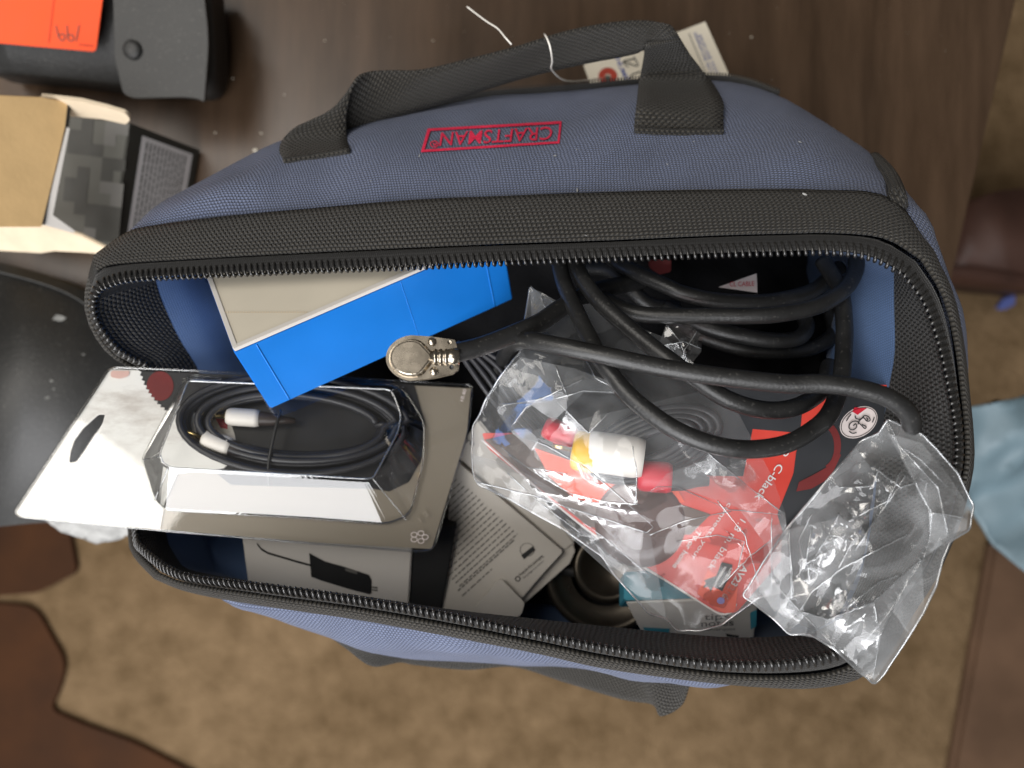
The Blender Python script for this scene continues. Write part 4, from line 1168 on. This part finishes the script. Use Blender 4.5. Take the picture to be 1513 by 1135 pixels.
outA = [(783, 425), (800, 432), (835, 452), (880, 448), (930, 478), (985, 500), (1050, 560), (1092, 612), (1112, 650), (1140, 702), (1160, 757), (1166, 800), (1166, 872), (1120, 884), (1065, 924), (1035, 932), (1000, 931), (985, 916), (958, 906), (908, 850), (889, 822), (831, 781), (796, 762), (759, 741), (706, 715), (699, 697), (697, 671), (699, 630), (709, 612), (717, 592), (738, 558), (768, 520)]
ctrlA = [(783, 425, .325), (880, 450, .322), (985, 510, .305), (1092, 612, .296), (1160, 757, .298), (1166, 860, .302), (1065, 920, .308), (990, 915, .312), (890, 820, .312), (800, 760, .315), (700, 700, .322), (705, 620, .325), (760, 540, .310), (850, 600, .290), (900, 650, .290), (960, 700, .290), (1050, 760, .297), (820, 680, .300), (1050, 680, .288), (1100, 840, .302), (960, 800, .302)]
crA = [[(738, 597), (807, 594), (862, 578), (910, 580)], [(757, 630), (778, 602), (800, 588)], [(759, 637), (786, 666), (794, 652)], [(759, 640), (807, 658), (865, 690), (905, 724), (958, 771), (965, 779), (955, 787)],
       [(706, 713), (786, 732), (839, 750), (891, 766), (955, 787)], [(751, 671), (799, 703), (844, 729), (900, 742), (945, 745)], [(958, 727), (971, 719), (1000, 719), (1077, 753), (1155, 760)], [(1155, 757), (1106, 719), (1053, 676), (1020, 640)],
       [(831, 782), (880, 850), (940, 890), (985, 912)], [(1000, 800), (1060, 790), (1100, 800), (1090, 840)], [(820, 590), (870, 640), (900, 610)], [(860, 520), (880, 560), (910, 575)], [(960, 790), (1010, 770), (1080, 755)], [(1060, 870), (1110, 820), (1150, 790)],
       [(940, 745), (941, 700), (935, 660)], [(1120, 860), (1100, 790), (1060, 740)], [(860, 770), (900, 800), (960, 850)], [(740, 660), (780, 690), (840, 700)]]
film_sheet('film', outA, ctrlA, crA, M['poly'], fa, 8, 2, ang=.52, fine=[([(1060, 760), (1110, 780), (1115, 840), (1070, 830)], .0004, 9), ([(830, 775), (880, 790), (930, 830), (900, 845), (850, 800)], .0004, 10)])
tube('film_edge', [P(x, y, idw(ctrlA)(x, y) - .0005) for x, y in densify(outA[12:] + outA[:1], 12, False)], .00045, M['seam'], fa, 6, 240)
outA2 = [(738, 558), (770, 528), (850, 545), (905, 565), (912, 582), (862, 580), (800, 640), (790, 668), (757, 640), (735, 610)]
film_sheet('folded_flap', outA2, [(p[0], p[1], .288) for p in outA2] + [(830, 575, .281)], [[(770, 530), (800, 580), (862, 582)], [(820, 540), (840, 590)], [(740, 600), (800, 590), (862, 560)]], M['poly'], fa, 8, 5, ang=.52, npl=9)
outA3 = [(1053, 676), (1106, 719), (1160, 758), (1168, 872), (1130, 880), (1128, 800), (1090, 750), (1000, 719), (960, 728), (985, 700)]
film_sheet('folded_flap', outA3, [(p[0], p[1], .287) for p in outA3] + [(1110, 760, .284)], [[(1053, 676), (1100, 735), (1150, 800)], [(1000, 719), (1077, 753), (1160, 765)], [(1140, 760), (1140, 870)]], M['poly'], fa, 8, 8, ang=.52, npl=9)
outA4 = [(697, 671), (760, 690), (840, 735), (960, 788), (985, 915), (905, 850), (831, 783), (706, 716)]
film_sheet('folded_flap', outA4, [(p[0], p[1], .300) for p in outA4] + [(830, 760, .297)], [[(706, 713), (786, 732), (891, 766), (955, 787)], [(750, 700), (800, 745), (860, 790)]], M['poly'], fa, 8, 11, ang=.52, npl=9)

fb = thing('film_bag', P(1290, 820, .28), 'crumpled milky clear plastic bag spilling over the right zip of the tool bag', 'plastic bag')
outB = [(1312, 620), (1362, 642), (1383, 663), (1415, 700), (1438, 748), (1432, 782), (1404, 801), (1393, 826), (1383, 866), (1364, 906), (1338, 948), (1306, 996), (1292, 1010), (1269, 993), (1235, 961), (1211, 946), (1196, 938), (1166, 937), (1142, 914), (1098, 880), (1128, 830), (1164, 779), (1220, 712), (1272, 652), (1298, 640)]
ctrlB = [(1312, 620, .272), (1383, 663, .271), (1438, 748, .272), (1404, 801, .270), (1364, 906, .268), (1292, 1010, .282), (1235, 961, .270), (1166, 937, .288), (1098, 880, .296), (1164, 779, .290), (1272, 652, .284), (1230, 800, .276), (1300, 800, .266), (1280, 900, .266), (1200, 880, .284), (1340, 720, .266), (1250, 720, .280)]
crB = [[(1312, 623), (1357, 724), (1376, 758), (1373, 798), (1364, 824)], [(1316, 640), (1352, 690)], [(1339, 703), (1286, 780), (1264, 814)], [(1270, 655), (1220, 714), (1166, 780)], [(1254, 771), (1312, 740), (1330, 700)], [(1166, 782), (1169, 859), (1170, 890)],
       [(1142, 859), (1182, 903), (1237, 958)], [(1182, 903), (1200, 874), (1245, 840), (1282, 820), (1340, 790)], [(1182, 903), (1224, 916), (1290, 890), (1362, 826)], [(1362, 826), (1312, 906), (1272, 954)], [(1240, 760), (1220, 800), (1200, 830)], [(1225, 790), (1260, 800), (1240, 840)],
       [(1330, 660), (1360, 680), (1400, 720)], [(1290, 690), (1330, 720), (1370, 710)], [(1376, 758), (1420, 770)], [(1200, 760), (1180, 800), (1190, 840)], [(1290, 890), (1300, 940), (1290, 1000)], [(1240, 720), (1290, 720), (1300, 690)], [(1330, 850), (1300, 860), (1250, 900)]]
film_sheet('film', outB, ctrlB, crB, M['poly_b'], fb, 8, 21, ang=-.95, fine=[([(1195, 850), (1215, 780), (1240, 715), (1260, 700), (1330, 690), (1310, 740), (1265, 790), (1240, 830)], .0004, 9), ([(1180, 900), (1200, 880), (1290, 880), (1330, 850), (1350, 850), (1300, 920), (1250, 940)], .00035, 12)])
tube('film_edge', [P(x, y, idw(ctrlB)(x, y) - .0005) for x, y in densify(outB + outB[:1], 12, False)], .00042, M['seam'], fb, 6, 260)
outB2 = [(1312, 640), (1362, 655), (1400, 700), (1432, 750), (1428, 782), (1398, 800), (1365, 824), (1374, 790), (1372, 755), (1352, 715)]
film_sheet('folded_flap', outB2, [(p[0], p[1], .266) for p in outB2], [[(1330, 660), (1385, 720), (1400, 790)], [(1376, 758), (1425, 765)]], M['poly_b'], fb, 8, 24, ang=-.95, npl=9)
outB3 = [(1100, 879), (1166, 782), (1264, 760), (1290, 810), (1245, 842), (1200, 875), (1184, 905), (1240, 958), (1211, 944), (1166, 936), (1142, 912)]
film_sheet('folded_flap', outB3, [(p[0], p[1], .282) for p in outB3] + [(1220, 810, .270)], [[(1142, 859), (1182, 903), (1237, 958)], [(1166, 785), (1172, 885)], [(1200, 780), (1190, 840)]], M['poly_b'], fb, 8, 27, ang=-.95, npl=9)
outB4 = [(1185, 905), (1225, 915), (1290, 890), (1362, 828), (1366, 900), (1292, 1005), (1240, 960)]
film_sheet('folded_flap', outB4, [(p[0], p[1], .272) for p in outB4] + [(1290, 930, .264)], [[(1362, 828), (1312, 906), (1250, 962)], [(1340, 860), (1300, 940)]], M['poly_b'], fb, 8, 31, ang=-.95, npl=9)

fc = thing('wrapper', P(1010, 510, .31), 'small pinkish clear wrapper glinting between the thick cables', 'wrapper')
M['pinkfilm'] = film('pink_wrapper_film', tint=(.86, .62, .60), milk=.06, gloss=.06, rough=.1, bump=.1)
film_sheet('film', [(985, 478), (1012, 474), (1038, 496), (1036, 520), (1018, 542), (1000, 530), (972, 512)], [(985, 478, .318), (1038, 500, .318), (1015, 540, .312), (975, 512, .316), (1010, 510, .308)], [[(985, 480), (1005, 505), (1018, 540)], [(1030, 490), (1010, 520)], [(975, 512), (1010, 505), (1036, 515)]], M['pinkfilm'], fc, 7, 41, .002, .9, 6, 10, .0015)
fd = thing('wrapper', P(790, 460, .335), 'torn grey clear film corner standing up beside the blue carton and the angle plug', 'wrapper')
film_sheet('film', [(784, 422), (800, 436), (832, 452), (812, 480), (786, 500)], [(784, 422, .318), (832, 452, .33), (786, 500, .33)], [[(784, 425), (800, 470)], [(800, 440), (812, 478)]], M['poly'], fd, 8, 44, .002, .9, 6, 10, .0012)

# ---------------------------------------------------------------- paper tag on the table
GPl = Plane((862, 96, .470), (1043, 32, .470), (1080, 118, .474))
tg = thing('paper_tag', GPl.proj()(970, 90), 'cream paper tag with a red ring and blue print lying behind the front carry handle', 'tag')
gp = lambda e: GPl.proj(e)
slab('tag_card', [(862, 96), (1003, 47), (1042, 32), (1080, 117), (1075, 160), (885, 160)], gp(0), .0006, GPl.n, M['tagpaper'], tg)
ring_print('red_ring', 898, 113, 14, 13, 9.5, gp(.0004), M['tagred'], tg, 22)
print_patch('eyelet', [(898 + 4.6 * math.cos(a * .5), 116 + 4.6 * math.sin(a * .5)) for a in range(13)], gp(.0005), M['pencil'], tg)
lettering('printed_word', 'NUMBER', (909, 88), (929, 134), 7, gp(.0004), M['tagblue'], tg, .01)
stroke([(925, 99), (928, 92), (931, 90), (934, 96), (937, 97), (940, 92), (944, 97)], .1, gp(.0004), M['pencil'], tg, 'pen_stroke')
for s_ in ([(928, 100), (921, 91), (939, 87)], [(921, 91), (942, 98), (936, 84)], [(936, 118), (932, 112), (946, 106)]):
    stroke(s_, .9, gp(.0006), M['pencil'], tg, 'pen_stroke')
for i in range(2):
    lettering('printed_line', 'MINIMUM LINE TEXT'[i * 3:], (1026 + i * 7 - 2, 50 + i * 3), (1050 + i * 9 - 2, 108 + i * 2), 5, gp(.0004), M['tagblue'], tg)
print_patch('ruled_line', [(1017, 50), (1018, 49), (1046, 116), (1045, 117)], gp(.0004), M['greyink'], tg)
tube('tag_string', [P(690, 10, .37), P(718, 31, .362), P(735, 42, .356), P(747, 56, .352), P(756, 66, .352)], .00045, M['string'], tg, 6, 40)
tube('tag_string', [P(804, 50, .349), P(808, 56, .344), P(813, 70, .343), P(816, 90, .352), P(816, 104, .365), P(840, 120, .40), P(890, 116, .467)], .0005, M['string'], tg, 6, 40)

# ---------------------------------------------------------------- black leather pouch with the orange label
PZ = Plane((64, 60, .475), (300, 60, .475), (150, 140, .480))
pc = thing('leather_pouch', PZ.proj()(180, 80), 'black leather pouch with a snap flap lying at the far left of the table', 'pouch')
slab('pouch_body', rounded([(-60, -60), (290, -60), (300, 60), (296, 128), (170, 118), (60, 106), (-60, 96)], [20, 20, 30, 40, 60, 60, 20]), PZ.proj(-.006), .038, PZ.n, M['leather'], pc, bevel=.011, smooth=True)
flap = rounded([(168, -30), (300, -30), (310, 60), (303, 151), (292, 146), (272, 144), (200, 146), (184, 140), (172, 90)], [4, 30, 30, 3, 6, 8, 14, 14, 8])
slab('flap', flap, PZ.proj(.0015), .0028, PZ.n, M['leather'], pc, bevel=.0011, smooth=False)
lathe('snap', PZ.proj(.0015)(198, 75), PZ.n, [(.0062, -.001), (.0062, .0012), (.0052, .0024), (.003, .0029), (0, .003)], M['leather'], pc, 30)
ol = slab('price_label', rounded([(-20, -30), (160, -30), (146, 79), (-20, 64)], [0, 0, 7, 0]), PZ.proj(.0035), .0005, PZ.n, M['orange_paper'], None)
tag(ol, 'bright orange paper label with a handwritten number lying on the black leather pouch', 'label')
op = PZ.proj(.004)
for s_ in ([(122, 40), (120, 52), (117.5, 64)],
           [(104, 41), (105, 50), (105.5, 58), (108, 63.5), (112.5, 63), (114, 58), (111, 54), (106, 56)],
           [(88, 41), (90, 49), (92, 57), (95.5, 62.5), (100, 62), (101, 57), (98, 53), (92.5, 55.5)]):
    stroke(s_, .75, op, M['pencil'], ol, 'pen_stroke')
print_patch('ruled_line', [(86, -10), (87, -10), (78, 66), (77, 66)], op, M['tagred'], ol)
for k in range(4): print_patch('small_print', [(122 + k * 5.5, 68 + k * .6), (126 + k * 5.5, 68 + k * .6), (126 + k * 5.5, 70 + k * .6), (122 + k * 5.5, 70 + k * .6)], op, M['tagred'], ol)

# ---------------------------------------------------------------- camouflage carton in its kraft outer
KP = Plane((102, 171, .462), (192, 181, .462), (165, 368, .466))
M['camo0'] = plain('grey_camo_print', (.085, .083, .07), .5, .4, vary=.05)
M['camo1'] = plain('dark_camo_print', (.04, .039, .033), .5, .4, vary=.05)
M['camo2'] = plain('pale_camo_print', (.115, .11, .10), .5, .4, vary=.05)
cb = thing('carton', KP.proj()(130, 270), 'grey camouflage printed carton with a small print panel beside the kraft carton', 'box')
T4 = [KP.proj()(*p) for p in ((101, 171), (192, 182), (166, 370), (76, 318))]
T4 = [KP.proj()(*p) for p in ((101, 171), (192, 182), (164, 372), (66, 330))]
B4 = [Vector((p.x + .016, p.y + .004, .003)) for p in T4]
box8('carton_body', T4, B4, M['camo0'], cb, .0008)
cell = .0076
uxv = (T4[1] - T4[0]).normalized(); vyv = (T4[3] - T4[0]); vyv = (vyv - uxv * vyv.dot(uxv)).normalized()
Lx = (T4[1] - T4[0]).length; Ly = (T4[3] - T4[0]).length
nx, ny = int(Lx / cell), int(Ly / cell)
vsq = {1: ([], []), 2: ([], [])}
for i in range(nx):
    for j in range(ny + 1):
        o_ = T4[0] + uxv * ((i + .2) * cell) + vyv * ((j + .1) * cell)
        k = noise.noise(Vector((i * .34, j * .34, 3.3))) + .35 * noise.noise(Vector((i * 1.1, j * 1.1, 7)))
        c_ = 1 if k > .16 else (2 if k < -.2 else 0)
        if c_:
            V_, F_ = vsq[c_]; b0 = len(V_)
            V_ += [o_ + KP.n * .0003, o_ + uxv * cell + KP.n * .0003, o_ + uxv * cell + vyv * cell + KP.n * .0003, o_ + vyv * cell + KP.n * .0003]; F_.append((b0, b0 + 1, b0 + 2, b0 + 3))
for c_, nm in ((1, 'dark_print'), (2, 'pale_print')):
    o = mesh(nm, vsq[c_][0], vsq[c_][1], M['camo%d' % c_], cb, False); tag(o, kind='stuff')
# side with the white print panel
sa, sb, sc_, sd = T4[1], T4[2], B4[2], B4[1]
sn = (sb - sa).cross(sd - sa).normalized(); sn = sn if sn.x > 0 else -sn
def side(u, v, e=.0009): return sa.lerp(sb, u).lerp(sd.lerp(sc_, u), v) + sn * e
mesh('dark_side', [side(.0, .0, .0005), side(1, 0, .0005), side(1, 1, .0005), side(0, 1, .0005)], [(0, 1, 2, 3)], M['camo1'], cb, False)
M['panel'] = plain('pale_grey_panel', (.72, .69, .68), .5, .4, vary=.04)
mesh('print_panel', [side(.06, .16), side(.94, .16), side(.94, .90), side(.06, .90)], [(0, 1, 2, 3)], M['panel'], cb, False)
vs = []; fs = []
for r_ in range(11):
    u0 = .1
    v0 = .22 + r_ * .056
    while u0 < .88:
        l_ = R.uniform(.03, .09); b0 = len(vs)
        vs += [side(u0, v0, .0013), side(min(.9, u0 + l_), v0, .0013), side(min(.9, u0 + l_), v0 + .02, .0013), side(u0, v0 + .02, .0013)]; fs.append((b0, b0 + 1, b0 + 2, b0 + 3)); u0 += l_ + .012
tag(mesh('small_print', vs, fs, M['greyink'], cb, False), kind='stuff')

kb = thing('kraft_carton', P(60, 260, .43), 'brown kraft carton with torn corrugated flaps at the left edge of the table', 'box')
KL = Plane((64, 150, .415), (100, 152, .424), (64, 320, .420))
slab('side_flap', [(-60, 138), (60, 143), (101, 151), (97, 190), (82, 255), (62, 335), (-60, 335)], KL.proj(), .0032, KL.n, M['kraft'], kb, bevel=.0004)
pe_ = catmull([KL.proj(-.0016)(*p) for p in ((101.5, 153), (97, 190), (82, 255), (64, 330))], 44)
bm = bmesh.new()
for i, p in enumerate(pe_):
    bmesh.ops.create_cube(bm, size=1, matrix=Matrix.Translation(p + Vector((.0006, 0, 0))) @ Matrix.Rotation(.35, 4, 'Z') @ Matrix.Diagonal((.0014, .0009, .0030, 1)))
tag(bm_obj('corrugation', bm, M['darkcard'], kb), kind='stuff')
KT = Plane((100, 152, .422), (192, 178, .428), (130, 172, .432))
slab('end_flap', rounded([(60, 143), (104, 148), (120, 150), (160, 160), (186, 168), (193, 177), (186, 184), (150, 176), (100, 172)], [0, 4, 4, 6, 6, 5, 3, 3, 0]), KT.proj(), .0024, KT.n, M['kraft_pale'], kb, bevel=.0006)
KW = Plane((64, 300, .420), (80, 230, .420), (76, 330, .424))
slab('white_lining', [(84, 250), (99, 188), (103, 190), (78, 318), (120, 348), (64, 332)], KW.proj(), .001, KW.n, M['whitecard'], kb)
KB = Plane((64, 345, .436), (160, 376, .440), (64, 372, .448))
slab('near_flap', [(-60, 318), (66, 330), (120, 348), (164, 370), (158, 377), (120, 374), (80, 372), (60, 375), (-60, 368)], KB.proj(), .0024, KB.n, M['kraft_pale'], kb, bevel=.0006)
wall_t = [KP.proj(-.004)(*p) for p in ((-60, 140), (98, 168), (62, 334), (-60, 340))]
box8('carton_body', wall_t, [Vector((p.x, p.y, .003)) for p in wall_t], M['kraft'], kb, .001)

# ---------------------------------------------------------------- black leather case left of the bag
LC = Plane((64, 420, .495), (180, 480, .497), (64, 760, .492))
lc = thing('leather_case', LC.proj()(100, 600), 'scuffed black leather case lying at the left end of the bag under the blister pack', 'case')
slab('case_body', rounded([(-120, 360), (60, 402), (136, 436), (170, 470), (212, 530), (225, 640), (225, 760), (195, 776), (60, 772), (-120, 790)], [10, 30, 20, 20, 30, 30, 40, 20, 20, 10]), LC.proj(), .03, LC.n, M['leather'], lc, bevel=.009, smooth=True)
tube('case_seam', [LC.proj(.0004)(*p) for p in ((-100, 378), (60, 418), (128, 450), (160, 485), (196, 540))], .0010, M['leather'], lc, 8, 60)
M['scuff'] = plain('grey_scuff', (.16, .16, .15), .6, .3, vary=.4, scale=200)
for (x, y, r_) in ((88, 470, 10), (76, 563, 3), (70, 588, 4), (124, 524, 2), (80, 575, 2)):
    print_patch('scuff', [(x + r_ * R.uniform(.6, 1.3) * math.cos(a * .7), y + r_ * .55 * R.uniform(.6, 1.3) * math.sin(a * .7)) for a in range(9)], LC.proj(.0004), M['scuff'], lc)
rg = heap('rag', [(70, 760), (140, 762), (202, 768), (200, 785), (182, 789), (160, 793), (150, 795), (120, 785), (95, 775)], lambda x, y: .478 + .0006 * (y - 766), M['white_fluff'], 6, .006, 90, 9)
solidify(rg, .004)
tag(rg, 'greyish white rag poking out from under the left corner of the blister pack', 'rag')

# ---------------------------------------------------------------- things on the carpet
def block(name, poly, d, h, mat, parent=None, bev=.006):
    pl = Plane((0, 0, d), (100, 0, d), (0, 100, d))
    return slab(name, poly, pl.proj(), h, Z, mat, parent, bevel=bev, smooth=False)
o = block('wooden_rail', [(1468, 800), (1640, 780), (1620, 1200), (1396, 1200)], 1.0, .02, M['brown_wood2'])
tag(o, 'dull brown wooden rail on the carpet to the right of the bag', 'wood rail')
wb = thing('furniture_stand', P(40, 1000, .98), 'reddish brown wooden furniture base on the carpet below the left corner of the bag', 'furniture')
block('rail', rounded([(-120, 880), (52, 896), (76, 940), (98, 978), (88, 1020), (74, 1048), (112, 1066), (200, 1098), (300, 1150), (-120, 1180)], [0, 22, 14, 22, 14, 22, 20, 20, 20, 0]), 1.012, .0078, M['brown_wood'], wb, .003)
block('foot', rounded([(-120, 740), (98, 760), (114, 846), (90, 858), (56, 876), (-120, 890)], [0, 18, 16, 12, 14, 0]), 1.011, .0088, M['brown_wood'], wb, .003)
SH = Plane((1425, 340, .88), (1500, 300, .88), (1450, 420, .885))
sh = thing('leather_bag', SH.proj()(1480, 350), 'dark reddish brown leather thing standing on the carpet beyond the right table edge', 'leather bag')
M['brownleather'] = plain('brown_leather', (.05, .02, .012), .6, .5, vary=.2, scale=20, bump=.2, bscale=300)
slab('body', rounded([(1400, 400), (1440, 320), (1462, 283), (1600, 270), (1600, 430), (1500, 420), (1440, 408)], [10, 30, 20, 10, 10, 30, 10]), SH.proj(), .13, SH.n, M['brownleather'], sh, bevel=.014, smooth=True)
slab('strap', [(1405, 392), (1450, 396), (1520, 410), (1520, 417), (1450, 404), (1404, 400)], SH.proj(.003), .006, SH.n, M['brownleather'], sh, bevel=.001)
bc = block('blue_scrap', rounded([(1474, 455), (1482, 442), (1500, 436), (1500, 450), (1484, 458)], 3), 1.012, .006, M['tagblue'], None, .001)
tag(bc, 'small violet blue scrap on the carpet near the right edge of view', 'scrap')
cl = heap('cloth', [(1360, 640), (1404, 602), (1450, 590), (1520, 582), (1600, 590), (1600, 860), (1500, 842), (1466, 806), (1440, 752), (1400, 770), (1360, 760)], lambda x, y: .66, M['cloth'], 9, .034, 13, 6)
solidify(cl, .004)
tag(cl, 'pale blue cloth hanging down beside the right end of the bag', 'cloth')

bm = bmesh.new()
for (x, y, r_) in [(377, 222, .0012), (386, 197, .0006), (318, 196, .0005), (344, 116, .0006), (330, 80, .0004), (640, 60, .0004), (1110, 55, .0006), (420, 140, .0004), (480, 60, .0004)] + [(R.uniform(320, 1430), R.uniform(5, 230), R.uniform(.00010, .0002)) for _ in range(30)]:
    q = P(x, y, TD - .0006)
    bmesh.ops.create_icosphere(bm, subdivisions=1, radius=r_, matrix=Matrix.Translation(q) @ Matrix.Rotation(x, 4, 'Z') @ Matrix.Diagonal((1.6, 1, .6, 1)))
tag(bm_obj('crumbs', bm, M['tagpaper'], None), 'pale crumbs and specks of dust scattered on the dark table top', 'crumbs', kind='stuff')
